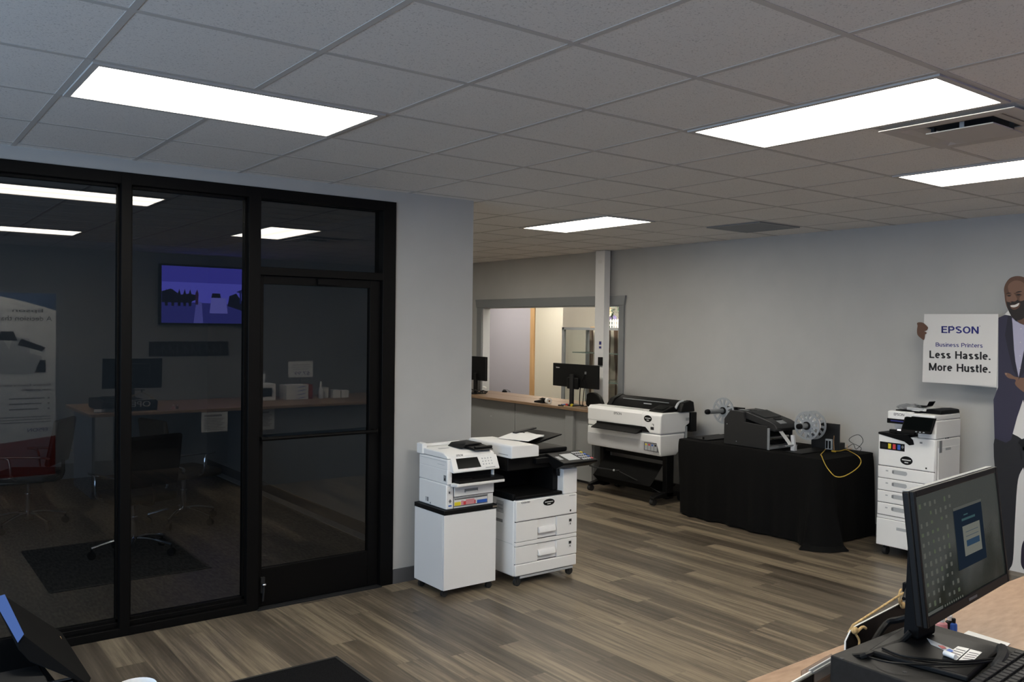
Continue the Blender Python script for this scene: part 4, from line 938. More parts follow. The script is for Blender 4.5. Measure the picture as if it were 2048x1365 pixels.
# left hand round the sign edge
ph = L_('hand', [(1834,647),(1838,645),(1846,646),(1852,651),(1856,656),(1853,660),(1848,658),(1850,668),(1848,680),(1842,677),(1835,670),(1834,660),(1835,652)], 'skin', 11)
for x, y in ((1847,653),(1848,660),(1847,667)):
    L_('finger', [(x-8,y-3),(x+2,y-3.5),(x+6.5,y-.5),(x+2,y+2.5),(x-8,y+2.5)], 'skin', 12, ph)
sg = obj('sign', MB().ext([aX(1848.5,628.5,SX-.008), aX(1996.5,628.5,SX-.008), aX(1993.5,773.5,SX-.008), aX(1844.5,764.5,SX-.008)], (.004,0,0)), M['card'], t, flat=True)
def sign_text(s, xl, xr, yt, yb, dl, m, bold, hh=None):
    """xl,xr: pixel ends; yt,yb: top and bottom of the letters at the left; dl: drop of the line to the right"""
    X = SX - .0082
    p, q, u = aX(xl, yb, X), aX(xr, yb+dl, X), aX(xl, yt, X)
    (text2('sign_text', s, p, q-p, u-p, (q-p).length, (u-p).length, M[m], sg, bold) if bold else text('sign_text', s, p, q-p, u-p, (q-p).length, (u-p).length, M[m], sg, 0, .0008, .0002))
sign_text('EPSON', 1883, 1957.5, 650.5, 667, 1.5, 'blue_text', .17)
sign_text('®', 1958.5, 1961, 651.5, 654, 0, 'mgrey', 0)
sign_text('Business Printers', 1871.5, 1965.5, 684.5, 693.5, 2.5, 'blue_text', .13)
sign_text('Less Hassle.', 1859, 1981, 701.5, 716.5, 4, 'ink_text', .175)
sign_text('More Hustle.', 1858, 1981, 726, 741.5, 5, 'ink_text', .175)
# ------------------------------------------------------------------ reception counter in front of the hatch
RX, RX1, RY0, RY1, RZ = 6.63, 7.06, 7.235, 10.7, .88
t = thing('reception_counter', 'long reception counter with a brown wood top in front of the hatch', 'counter', ((RX+RX1)/2, 8.9, 0))
top = MB(); pl = [(RX1,RY1),(RX,RY1)] ; R_ = .09
pl += [(RX+R_-R_*math.cos(a), RY0+R_-R_*math.sin(a)) for a in [math.pi/2*k/8 for k in range(9)]] + [(RX1,RY0)]
obj('worktop', top.prism('z', pl, RZ-.034, RZ), M['ctop'], t, .004)
p_ = MB()
ys = [7.30, 7.72, 8.78, 9.84, 10.68]
for a, b in zip(ys, ys[1:]): obj('front_panel', MB().box(RX+.10, RX+.118, a+.006, b-.006, .03, RZ-.036), M['cfront'], t, .003)
obj('corner_post', MB().box(RX+.06, RX+.13, 7.60, 7.74, 0, RZ-.036), M['cfront'], t, .006)
obj('end_panel', MB().box(RX+.12, RX1-.02, 7.29, 7.31, 0, RZ-.036), M['cfront'], t, .003)
obj('plinth', MB().box(RX+.12, RX1-.03, 7.32, 10.68, 0, .03), M['seam'], t)
o = obj('panel_screw', MB().cyl((RX+.1, 9.3, .62), (RX+.096, 9.3, .62), .006, 8), M['chrome'], t)

def px_box(name, x0, x1, yt, yb, X, d, m, parent=None, bevel=.003):
    a, b = aX(x0, yt, X), aX(x1, yb, X)
    return obj(name, MB().box(X, X+d, b.y, a.y, b.z, a.z), m, parent, bevel)
# monitor seen from behind
mX = 6.86
a, b = aX(1106, 726, mX), aX(1196, 780, mX)
t = thing('desktop_monitor', 'black monitor seen from behind at the right end of the reception counter', 'monitor', (mX+.1, (a.y+b.y)/2, RZ))
zb = min(a.z, b.z); ztp = a.z
obj('display_housing', MB().box(mX, mX+.025, b.y, a.y, zb, ztp), M['black'], t, .005)
obj('screen', MB().box(mX+.025, mX+.027, b.y+.01, a.y-.01, zb+.015, ztp-.01), M['screen'], t)
ym = aX(1148, 770, mX).y
obj('rear_bulge', MB().box(mX-.03, mX, ym-.10, ym+.10, zb-.02, zb+.12), M['black'], t, .01)
obj('neck', MB().box(mX-.05, mX-.02, ym-.028, ym+.028, RZ+.012, zb+.16), M['dgrey'], t, .005)
obj('foot', MB().box(mX-.11, mX+.07, ym-.11, ym+.11, RZ, RZ+.013), M['black'], t, .004)
q = aX(1112.5, 734, mX)
text('brand_text', 'Lenovo', (mX-.0005, q.y, q.z-.012), (0,-1,0), (0,0,1), .065, .016, M['wtext'], t)
obj('power_plug', MB().box(mX-.012, mX, ym-.22, ym-.2, zb+.17, zb+.2), M['mgrey'], t)
o = obj('monitor_cable', MB().tube([(mX-.004,ym-.19,zb+.17),(mX-.03,ym-.16,zb+.05),(mX-.02,ym-.13,zb-.08),(mX-.03,ym-.15,RZ+.012),(mX+.02,ym-.22,RZ+.008)], .006).tube([(mX-.004,ym-.21,zb+.1),(mX-.02,ym-.20,zb-.05),(mX-.01,ym-.17,RZ+.01)], .005), M['black']); tag(o, 'black cables hanging behind the monitor at the counter end', 'cable')
# monitor at the left, half hidden by the column
a, b = aX(930, 712, mX), aX(972, 763, mX)
t = thing('desktop_monitor', 'black monitor on the reception counter, half hidden by the column edge', 'monitor', (mX, a.y, RZ), 0)
obj('display_housing', MB().box(mX, mX+.025, b.y, b.y+.5, b.z, a.z), M['satin'], t, .005)
obj('bezel', MB().box(mX-.004, mX, b.y, b.y+.012, b.z, a.z), M['dgrey'], t)
obj('neck', MB().box(mX-.03, mX, b.y+.20, b.y+.26, RZ+.012, b.z+.1), M['black'], t)
obj('foot', MB().box(mX-.065, mX+.09, b.y+.12, b.y+.34, RZ, RZ+.013), M['black'], t)
c0 = aX(955, 772, 6.80)
mb = MB()
for k in range(5):
    pts = [(6.80+.02*math.sin(k+i*1.3), c0.y+.14-.07*i+.03*math.sin(2*k+i), RZ+.012+.05*abs(math.sin(k*1.7+i*1.1))) for i in range(6)]
    mb.tube(pts, .0045, 6)
o = obj('cable_bundle', mb, M['rubber']); tag(o, 'tangle of black cables below the half hidden monitor', 'cable')
o = obj('white_plug', MB().obox(aX(969, 776, 6.78)+Vector((0,0,.005)), (.015,0,0), (0,.03,.004), (0,0,.012)), M['paper'], bevel=.004); tag(o, 'small white plug beside the cable tangle on the reception counter', 'plug')
k0, k1 = aZ(988, 786, RZ+.01), aZ(944, 789, RZ+.01)
o = thing('keyboard', 'black keyboard lying at the left of the reception counter', 'keyboard', (6.72, k0.y+.2, RZ))
obj('case', MB().box(6.655, 6.79, k0.y, k0.y+.42, RZ, RZ+.016), M['black'], o, .003)
obj('keys', MB().box(6.665, 6.78, k0.y+.012, k0.y+.408, RZ+.016, RZ+.02), M['dgrey'], o)['kind'] = 'stuff'
p = aZ(992, 782, RZ); 
o = obj('paper_note', MB().obox((6.80, p.y-.02, RZ+.004), (.05,.01,0), (-.01,.13,0), (0,0,.004)), M['paper']); tag(o, 'small stack of white papers between keyboard and mouse', 'paper')
p = aZ(1009, 785, RZ)
o = thing('computer_mouse', 'black mouse with its cord beside the white papers', 'mouse', (p.x, p.y, RZ))
mb = MB().sph((p.x, p.y, RZ+.002), (.03,.05,.034), 18, 10)
for v in mb.v: v.z = max(v.z, RZ+.0005)
obj('shell', mb, M['satin'], o); obj('cord', MB().tube([(p.x+.02,p.y+.04,RZ+.012),(p.x+.05,p.y+.1,RZ+.03),(p.x+.06,p.y+.02,RZ+.03),(p.x+.09,p.y-.02,RZ+.004),(p.x+.12,p.y+.15,RZ+.004)], .003), M['black'], o)
# small things near the counter end
p = aZ(1104, 804, RZ)
o = thing('stapler', 'black stapler-like gadget on the reception counter left of the tape roll', 'stapler', (p.x, p.y, RZ))
obj('base', MB().hull([(6.70,p.y+.05,RZ),(6.74,p.y+.05,RZ),(6.76,p.y-.12,RZ),(6.70,p.y-.12,RZ),(6.71,p.y+.06,RZ+.018),(6.75,p.y-.1,RZ+.05),(6.71,p.y-.12,RZ+.045)]), M['satin'], o, .003)
obj('arm', MB().hull([(6.715,p.y-.02,RZ+.045),(6.74,p.y-.02,RZ+.05),(6.75,p.y-.16,RZ+.045),(6.71,p.y-.16,RZ+.04),(6.72,p.y-.09,RZ+.068),(6.74,p.y-.15,RZ+.06)]), M['black'], o)
p = aZ(1124, 806, RZ)
o = thing('tape_roll', 'white paper roll lying on its side by the black stapler', 'tape roll', (6.74, p.y, RZ))
obj('roll', MB().ring((6.74, p.y-.01, RZ+.034), (.3,1,0), .012, .034, .07, 24), M['paper'], o); obj('core', MB().ring((6.74, p.y-.01, RZ+.034), (.3,1,0), .008, .0125, .071, 24), M['wood'], o)
for px, w, dz, m, lab, nm in ((1128, .05, .016, 'black', 'black pouch on the counter edge left of the blue case', 'pouch'), (1137, .05, .022, 'blue', 'small blue case on the reception counter', 'case'), (1146, .02, .03, 'red', 'small red object between blue case and monitor foot', 'box'), (1146, .07, .018, 'dgrey', 'dark flat gadget in front of the monitor foot', 'gadget'), (1156, .06, .014, 'wood', 'small tan wooden block at the rounded counter end', 'block'), (1166, .02, .03, 'yellow', 'small pale yellow item at the far right of the counter top', 'item')):
    p = aZ(px, 812, RZ); x = 6.665 if m != 'red' else 6.72
    if m == 'yellow': x = 6.75
    if m in ('blue',): x = 6.70
    o = obj({'pouch':'black_pouch','case':'blue_case','box':'red_box','gadget':'flat_gadget','block':'wooden_block','item':'yellow_bottle'}[nm], MB().hull([(x+sx*.018*(1-.2*h), p.y+sy*w/2*(1-.15*h), RZ+dz*h) for sx in (-1,1) for sy in (-1,1) for h in (0,.7,1)]), M[m], bevel=.003)
    tag(o, lab, nm)
p = aX(1174, 803, 6.9)
o = obj('crumpled_tissue', MB().hull([(6.68+.03*math.sin(k*2.3), 7.30+.035*math.cos(k*1.7), RZ+.02+.018*math.sin(k*3.1)) for k in range(16)] + [(6.68,7.30,RZ)]), M['paper']); tag(o, 'crumpled white tissue at the end of the reception counter', 'tissue')
# office chair behind the counter end (only its black back shows)
o = thing('counter_stool', 'black padded stool back showing behind the counter end, next to the white post', 'stool', (6.86, 7.47, RZ))
c_ = aX(1186, 800, 6.92)
obj('back_cushion', MB().prism('x', sm([(c_.y-.14,RZ+.001),(c_.y-.13,RZ+.07),(c_.y-.07,RZ+.14),(c_.y+.03,RZ+.17),(c_.y+.12,RZ+.15),(c_.y+.13,RZ+.10),(c_.y+.12,RZ+.001)], 4), 6.93, 6.98), M['black'], o, .01)

# ------------------------------------------------------------------ seen through the hatch
CX0, CX1 = 8.0, 8.5
ya, yb_ = aX(1124, 660, CX0).y, aX(1246, 660, CX0).y
zt = aX(1130, 655, CX0).z
t = thing('display_case', 'tall grey framed glass display case behind the hatch', 'display case', ((CX0+CX1)/2, (ya+yb_)/2, 0))
f = MB()
for y in (ya-.04, yb_):
    for x in (CX0, CX1-.04): f.box(x, x+.04, y, y+.04, 0, zt)
obj('frame', f.box(CX0, CX1, yb_, ya, zt-.035, zt).box(CX0, CX1, yb_, ya, 0, .1), M['trim'], t)
obj('side_glass', MB().box(CX0+.04, CX1-.04, ya-.022, ya-.016, .1, zt-.035), M['case_glass'], t)
obj('front_glass', MB().box(CX0+.014, CX0+.02, yb_+.04, ya-.04, .1, zt-.035), M['case_glass'], t)
z1 = aX(1170, 706, CX0+.2).z
M['shelf'] = mat('green_glass_edge', (.12,.17,.155), .15)
obj('shelf', MB().box(CX0+.06, CX1-.06, yb_+.05, ya-.16, z1, z1+.012), M['shelf'], t)
z2 = aX(1225, 766, CX0+.2).z
obj('shelf', MB().box(CX0+.06, CX1-.06, yb_+.05, ya-.16, z2, z2+.012), M['shelf'], t)
st = noisy('brown_and_cream_striped_cloth', (.12,.07,.045), (.55,.50,.42), 6, .8, stretch=(1,2.6,.08), lo=.47, hi=.53)
mb = MB(); n = 70; ye = aX(1175, 700, CX1+.1).y
for k in range(n+1):
    y = ye + (yb_-.5-ye)*k/n; x = CX1+.12 + .03*math.sin(k*.9)
    mb.v += [Vector((x, y, .02)), Vector((x, y, zt+.0)), Vector((x+.012, y, .02)), Vector((x+.012, y, zt+.0))]
for k in range(n): a = 4*k; mb.f += [(a, a+4, a+5, a+1), (a+2, a+3, a+7, a+6), (a+1, a+5, a+7, a+3), (a, a+2, a+6, a+4)]
mb.f += [(0,1,3,2), (4*n,4*n+2,4*n+3,4*n+1)]
o = obj('curtain', mb, st); tag(o, 'brown and cream striped curtain behind the display case', 'curtain')
# flower arrangement standing on the case
q = aX(1222, 652, CX0+.2)
fy = q.y
t = thing('flower_arrangement', 'basket of cream and red flowers on the display case, right of the white post', 'flowers', (CX0+.2, fy, zt))
fm = MB()
for k in range(10): fm.box(CX0+.09, CX0+.10, fy-.25+.045*k, fy-.25+.045*k+.018, zt, zt+.12)
obj('picket_fence', fm.box(CX0+.10, CX0+.108, fy-.26, fy+.18, zt+.03, zt+.045).box(CX0+.10, CX0+.108, fy-.26, fy+.18, zt+.085, zt+.1), M['paper'], t)
lf = MB(); rr = random.Random(3)
for k in range(150):
    c = Vector((CX0+.2+rr.gauss(0,.05), fy+rr.gauss(0,.12), zt+.24+rr.gauss(0,.06))); d = Vector((rr.gauss(0,1), rr.gauss(0,1), rr.gauss(0,1))).normalized(); e = d.orthogonal().normalized()
    lf.add([c, c+d*.03+e*.012, c+d*.06, c+d*.03-e*.012], [(0,1,2,3)])
M['leaf'] = mat('dark_green_leaf', (.03,.07,.035), .5); M['cream_f'] = mat('cream_petal', (.75,.65,.42), .6); M['red_f'] = mat('red_petal', (.55,.03,.05), .5); M['purple_f'] = mat('violet_petal', (.3,.25,.5), .5)
obj('foliage', lf, M['leaf'], t)
obj('stems', MB().cyl((CX0+.2, fy, zt), (CX0+.2, fy, zt+.2), .03, 10), M['leaf'], t)
def bloom(c, r, m, nm='flower'):
    mb = MB().sph(c, r*.35, 8, 6)
    for k in range(7):
        a_ = 2*math.pi*k/7; d = Vector((-.4, math.cos(a_), math.sin(a_))).normalized(); e = Vector((0, -math.sin(a_), math.cos(a_)))
        c2 = Vector(c) + d*r*.6
        mb.ext([c2-e*r*.3-d*r*.3, c2+e*r*.3-d*r*.3, c2+e*r*.36+d*r*.2, c2+d*r*.45, c2-e*r*.36+d*r*.2], (-.003,0,0))
    return obj(nm, mb, M[m], t)
for k in range(9): bloom((CX0+.13+rr.uniform(-.02,.02), fy+rr.uniform(-.14,.14), zt+.24+rr.uniform(-.08,.1)), .045, 'cream_f')
for k in range(6): bloom((CX0+.14, fy+rr.uniform(-.2,.2), zt+.36+rr.uniform(-.02,.1)), .035, 'red_f')
for k in range(3): bloom((CX0+.13, fy-.12+rr.uniform(-.05,.05), zt+.14+rr.uniform(-.02,.03)), .03, 'purple_f')
q = aX(1196, 640, CX0+.2)
o = obj('easel_frame', MB().tube([(CX0+.2,q.y-.06,zt),(CX0+.2,q.y+.05,zt+.14),(CX0+.2,q.y-.03,zt+.3)], .01, 6).box(CX0+.1, CX0+.3, q.y-.07, q.y+.05, zt, zt+.012), M['wood']); tag(o, 'small tan wooden easel on the display case, left of the white post', 'easel')

# ------------------------------------------------------------------ near counter (bottom right) and what stands on it
NZ, NY, NX0, NX1, NYB = .9, 1.40, 1.80, 6.4, .15
t = thing('sales_counter', 'tan speckled sales counter at the bottom right corner', 'counter', (4, 1, 0))
pl = [(NX1,NYB),(NX1,NY)] + [(NX0+.06-.06*math.sin(a), NY-.06+.06*math.cos(a)) for a in [math.pi/2*k/8 for k in range(9)]] + [(NX0,NYB)]
obj('worktop', MB().prism('z', pl, NZ-.034, NZ), M['near_top'], t, .004)
obj('front_panel', MB().box(3.40, NX1-.05, NY-.10, NY-.08, 0, NZ-.036), M['near_front'], t)
obj('modesty_panel', MB().box(2.15, 3.40, .80, .82, .2, NZ-.036), M['near_front'], t)
obj('end_panel', MB().box(NX0+.08, NX0+.11, NYB+.02, NY-.30, 0, NZ-.036), M['near_front'], t)
obj('end_panel', MB().box(3.37, 3.40, NYB+.02, NY-.1, 0, NZ-.036), M['near_front'], t)
for k, (x0, x1, z0, z1, lab) in enumerate(((2.89,3.17,.65,.86,'white notice under the edge of the sales counter, mirrored left of the glass door'), (3.55,3.72,.63,.86,'white notice on the counter front, mirrored in the glass door'))):
    y = NY-.078 if k else NY-.001
    o = thing('paper_notice', lab, 'notice', ((x0+x1)/2, y, z0), 0, 'notices on the sales counter')
    obj('sheet', MB().box(x0, x1, y, y+.002, z0, z1), M['paper'], o)
    g_ = MB()
    for i in range(8): g_.box(x0+.03, x1-.03-.02*(i % 3), y+.002, y+.003, z1-.07-.017*i, z1-.064-.017*i)
    obj('notice_print', g_.box(x0+.03, x1-.06, y+.002, y+.003, z1-.045, z1-.025), M['gtext'], o)

# cash drawer under the monitor
DX0, DX1, DY0, DY1, DZ = 1.955, 2.40, .55, 1.225, NZ+.1
t = thing('cash_drawer', 'matt black steel cash drawer under the near monitor', 'cash drawer', ((DX0+DX1)/2, .9, NZ))
M['sheet'] = noisy('matt_black_painted_steel', (.015,.0145,.014), (.019,.0185,.018), 60, .55, spec=.15)
obj('case', MB().box(DX0, DX1, DY0, DY1, NZ+.004, DZ), M['sheet'], t, .004)
obj('drawer_front', MB().box(DX0+.01, DX1-.01, DY0-.012, DY0-.001, NZ+.012, DZ-.015), M['sheet'], t, .003)
for x in (DX0+.05, DX1-.05):
    for y in (DY0+.05, DY1-.05): obj('foot', MB().cyl((x,y,NZ), (x,y,NZ+.004), .015, 10), M['rubber'], t)
for px, py in ((1684, 1317.5), (1809.5, 1345)):
    p = aZ(px, py, DZ); obj('screw_hole', MB().cyl((p.x,p.y,DZ-.002), (p.x,p.y,DZ+.0008), .0055, 12), M['seam'], t)

# the near monitor
t = thing('desktop_monitor', 'large black monitor with a lit desktop on the cash drawer at the bottom right', 'monitor', (2.2, 1.05, DZ))
MO = Vector((1.993, 1.0, 1.124)); ya_, ti_ = math.radians(6), math.radians(7)
mu_ = Vector((math.cos(ya_), math.sin(ya_), 0)); mb_ = Vector((-math.sin(ya_), math.cos(ya_), 0))
mw_ = Vector((0,0,1))*math.cos(ti_) + mb_*math.sin(ti_); md_ = mb_*math.cos(ti_) - Vector((0,0,1))*math.sin(ti_)
def ml(mb):                      # x along the screen, y back, z up the screen
    mb.v = [MO + mu_*v.x + md_*v.y + mw_*v.z for v in mb.v]; return mb
MWd, MHt, th = .58, .32, .026
obj('housing', ml(MB().box(0, MWd, .008, th, 0, MHt)), M['black'], t, .004)
obj('rear_bulge', ml(MB().box(.12, MWd-.12, th, th+.02, .04, MHt-.05)), M['black'], t, .008)
bezel = obj('bezel', ml(MB().box(0, .012, -.003, .008, 0, MHt).box(MWd-.014, MWd, -.003, .008, 0, MHt).box(.012, MWd-.014, -.003, .008, MHt-.015, MHt).box(.012, MWd-.014, -.003, .008, 0, .024)), M['black'], t, .002)
obj('bezel_logo', ml(MB().box(MWd/2-.02, MWd/2+.035, -.004, -.003, .009, .015)), M['gtext'], bezel)
obj('top_strip', ml(MB().box(.002, MWd-.002, .009, th-.001, MHt, MHt+.0015)), M['mgrey'], t)
obj('rear_label', ml(MB().box(.20, .26, th+.02, th+.0212, .20, .255)), M['paper'], t)
sx0, sx1, sz0, sz1 = .012, MWd-.014, .024, MHt-.015
def wallpaper():
    m = mat('dim_desktop_wallpaper', (.004,.005,.004), .2, spec=.02); N, L, b = nodes(m)
    tc = N.new('ShaderNodeTexCoord'); nz = N.new('ShaderNodeTexNoise'); nz.inputs['Scale'].default_value = 6; nz.inputs['Detail'].default_value = 6
    L.new(tc.outputs['Object'], nz.inputs['Vector'])
    sp = N.new('ShaderNodeSeparateXYZ'); L.new(tc.outputs['Object'], sp.inputs[0])
    ad = N.new('ShaderNodeMath'); ad.operation = 'MULTIPLY_ADD'; L.new(sp.outputs[2], ad.inputs[0]); ad.inputs[1].default_value = 1.8; L.new(nz.outputs[0], ad.inputs[2])
    cr = N.new('ShaderNodeValToRGB'); e = cr.color_ramp.elements; e[0].position = .78; e[0].color = (.010,.014,.011,1); e[1].position = 1.1; e[1].color = (.055,.06,.055,1)
    L.new(ad.outputs[0], cr.inputs[0]); L.new(cr.outputs[0], b.inputs['Emission Color']); b.inputs['Emission Strength'].default_value = .4
    return m
scn = obj('screen', ml(MB().box(sx0, sx1, .0005, .002, sz0, sz1)), wallpaper(), t)
sw_, sh_ = sx1-sx0, sz1-sz0
def sb(u0, u1, v0, v1, k=1): return ml(MB().box(sx0+sw_*u0, sx0+sw_*u1, .0005-.0006*k, .0005-.0006*(k-1), sz0+sh_*v0, sz0+sh_*v1))
M['icon'] = emis('desktop_icon', (.5,.52,.45), .10); M['icon2'] = emis('desktop_icon_green', (.5,.6,.4), .085)
M['dlg'] = emis('dialog_navy', (.010,.016,.026), .55); M['dlgw'] = emis('dialog_pale', (.5,.52,.45), .15); M['dlgb'] = emis('dialog_button', (.05,.10,.17), .27); M['dlgt'] = emis('dialog_title_bar', (.4,.42,.38), .11); M['dtext'] = emis('dialog_lettering', (.12,.25,.27), .17)
rr = random.Random(5)
for r in range(11):
    ncol = 7 if r < 2 or r > 8 else 6
    for c in range(ncol):
        if rr.random() < .13 or (r > 2 and r < 9 and c > 5): continue
        u, v = .03+.056*c, .93-.083*r; w_ = .014 + .008*rr.random()
        obj('desktop_icon', ml(MB().box(sx0+sw_*u, sx0+sw_*(u+w_), -.0001, .0005, sz0+sh_*(v-.045*(.55+.45*rr.random())), sz0+sh_*v)), M['icon' if rr.random() < .7 else 'icon2'], scn)
obj('dialog_window', sb(.40, .76, .24, .78, 2), M['dlg'], scn)
obj('dialog_title_bar', sb(.40, .76, .775, .80, 3), M['dlgt'], scn)
obj('dialog_form', sb(.49, .71, .34, .61, 3), M['dlgw'], scn)
obj('form_button', sb(.52, .685, .42, .475, 4), M['dlgb'], scn)
obj('form_line', sb(.52, .68, .55, .553, 4), M['dlgb'], scn); obj('form_line', sb(.52, .68, .51, .513, 4), M['dlgb'], scn)
obj('dialog_heading', sb(.49, .66, .66, .68, 3), M['dtext'], scn); obj('dialog_heading', sb(.52, .57, .705, .715, 3), M['dtext'], scn)
obj('taskbar', sb(.0, .17, .005, .03, 3), M['dlgt'], scn)
for k in range(9):
    u = .19+.026*k; obj('taskbar_icon', sb(u, u+.011, .008, .026, 3), M['icon'], scn)
# stand
nx, ny = 2.235, 1.14
obj('stand_neck', MB().hull([(nx+sx*a, ny+sy*.02, z) for sx in (-1,1) for sy in (-1,1) for a, z in ((.045,DZ+.017),(.03,DZ+.06),(.03,1.30))]), M['satin'], t, .008)
obj('stand_hub', MB().box(nx-.04, nx+.04, 1.10, ny-.018, 1.2, 1.32), M['black'], t, .006)
bp = [aZ(1748, 1303, DZ), aZ(1938, 1352, DZ), aZ(1998, 1297, DZ), aZ(1857, 1262, DZ)]
obj('stand_base', MB().ext([Vector((2.03,1.165,DZ)), Vector((2.065,.935,DZ)), Vector((2.325,.975,DZ)), Vector((2.29,1.205,DZ))], (0,0,.016)), M['black'], t, .005)
bz_ = DZ + .0165
o = obj('label_strip', MB().ext([aZ(1854, 1278, bz_), aZ(1909, 1302, bz_), aZ(1904, 1309, bz_), aZ(1862, 1290, bz_)], (0,0,.0012)), M['paper']); tag(o, 'narrow white strip with red and blue print on the monitor base', 'label')
obj('red_patch', MB().ext([aZ(1876, 1292, bz_+.002), aZ(1886, 1292.5, bz_+.002), aZ(1893, 1297.5, bz_+.002), aZ(1884, 1298.5, bz_+.002)], (0,0,.0006)), M['red'], o)
obj('blue_patch', MB().ext([aZ(1892, 1301, bz_+.002), aZ(1899, 1298.5, bz_+.002), aZ(1907, 1303, bz_+.002), aZ(1899, 1307, bz_+.002)], (0,0,.0006)), M['blue'], o)
for k, (pts, lab) in enumerate((([(1916,1294),(1939,1299),(1913,1322),(1889,1312)], 'printed white card on the monitor base, left of its pair, its end curling up'), ([(1941,1300),(1964,1306),(1944,1325),(1917,1322)], 'printed white card on the monitor base, right of its pair'))):
    o = obj('printed_card', MB().ext([aZ(x, y, bz_) for x, y in pts], (0,0,.001)), M['paper']); tag(o, lab, 'card', 'printed cards on the monitor base')
    g_ = MB()
    A_, B_, C_, D_ = [aZ(x, y, bz_+.0012) for x, y in pts]
    for i in range(4):
        s0 = .2+.18*i; p0_, p1_ = A_.lerp(D_, s0), B_.lerp(C_, s0); p2_, p3_ = A_.lerp(D_, s0+.05), B_.lerp(C_, s0+.05)
        g_.ext([p0_.lerp(p1_,.1), p0_.lerp(p1_,.9), p2_.lerp(p3_,.9), p2_.lerp(p3_,.1)], (0,0,.0004))
    obj('card_print', g_, M['gtext'], o)
    if not k: obj('curl', MB().cyl(aZ(1889,1312,bz_)+Vector((0,0,.007)), aZ(1911,1321,bz_)+Vector((0,0,.007)), .007, 12), M['paper'], o)
o = obj('monitor_cable', MB().tube([aY(1832,1232,1.16), aY(1800,1240,1.2), aY(1772,1250,1.24), Vector((2.15,1.235,NZ+.06)), Vector((2.13,1.24,NZ+.012))], .009).tube([aY(1822,1265,1.13), aY(1800,1285,1.15), aZ(1760,1300,DZ+.01), aZ(1742,1308,DZ+.008), aZ(1724,1313,DZ+.008), Vector((2.04,1.245,DZ-.03))], .008), M['black']); tag(o, 'thick black cables looping from the back of the near monitor', 'cable')
o = obj('usb_cable', MB().tube([aZ(1765,1297,bz_+.004), aZ(1800,1311,bz_+.004), aZ(1850,1319,bz_+.004), aZ(1920,1324,bz_+.004), aZ(1965,1321,bz_+.004), aZ(1995,1318,bz_+.004), aZ(2012,1319,DZ+.01)], .0035).tube([aZ(1728,1312,DZ+.004), aZ(1775,1325,DZ+.02), aZ(1850,1330,bz_+.004), aZ(1940,1328,bz_+.004), aZ(1990,1322,bz_+.004)], .0025), M['black']); tag(o, 'thin black cables lying across the monitor base', 'cable')
# hanging OPEN sign leaning behind the drawer
q0, q1 = aY(1712, 1262, 1.31), aY(1812, 1211, 1.34)
t = thing('open_sign', 'black sign board on a jute rope leaning on the counter behind the near monitor', 'sign', (2.2, 1.3, NZ))
SGX0, SGX1, sgz = 2.09, 2.47, 1.022
def sgp(x, z): return Vector((x, 1.256 + (z-NZ)*.18 + (x-SGX0)*.06, z))
ol = [(SGX0,NZ+.002),(SGX1,NZ+.002),(SGX1,sgz-.02),(SGX1-.02,sgz),(SGX0+.06,sgz-.01),(SGX0+.02,sgz-.035)]
nn_ = Vector((-.06, 1, -.18)).normalized()
obj('board', MB().ext([sgp(x, z) for x, z in ol], nn_*.006), M['satin'], t, .001)
obj('white_edge', MB().tube([sgp(x, z)+nn_*.005 for x, z in ol[2:]] + [sgp(SGX0,NZ+.03)+nn_*.005], .0022, 6, 1), M['paper'], t)
e0 = sgp(SGX1-.07, NZ+.045) + nn_*.0065
text('sign_text', 'OPEN', e0, Vector((-1,-.06,0)), Vector((0,.18,1)), .26, .06, M['wtext'], t)
h1_, h2_ = sgp(SGX0+.055, sgz-.02), sgp(SGX1-.04, sgz-.012)
apex = aY(1811, 1184, 1.23)
obj('rope', MB().tube([h1_+nn_*.012, h1_+Vector((0,0,.02)), apex, h2_+Vector((0,0,.02)), h2_+nn_*.012], .0032, 8, 1), M['rope'], t)
obj('rope_knot', MB().sph(h1_+Vector((0,-.006,.008)), (.012,.008,.01)).tube([h1_+Vector((0,-.008,0)), h1_+Vector((.012,-.012,-.02)), h1_+Vector((.004,-.016,-.035))], .003).tube([h1_+Vector((0,-.008,0)), h1_+Vector((.03,-.01,.012)), h1_+Vector((.045,-.012,.006))], .004), M['rope'], t)
obj('rope_knot', MB().sph(h2_+Vector((-.0,-.006,.01)), (.01,.008,.01)).tube([h2_+Vector((0,-.005,.005)), h2_+Vector((-.03,-.01,.03)), h2_+Vector((-.028,-.01,.055)), h2_+Vector((-.015,-.008,.06))], .003), M['rope'], t)
o = obj('binder_clip', MB().cyl(apex+Vector((0,0,-.006)), apex+Vector((0,0,.024)), .008, 14).box(apex.x-.004, apex.x+.03, apex.y-.004, apex.y+.004, apex.z+.014, apex.z+.026), M['satin']); tag(o, 'small black hook on the back of the near monitor holding the rope', 'hook')
obj('hook_arm', MB().cyl(apex+Vector((.02,0,.02)), (2.2, 1.166, apex.z+.02), .005, 8), M['satin'], o)

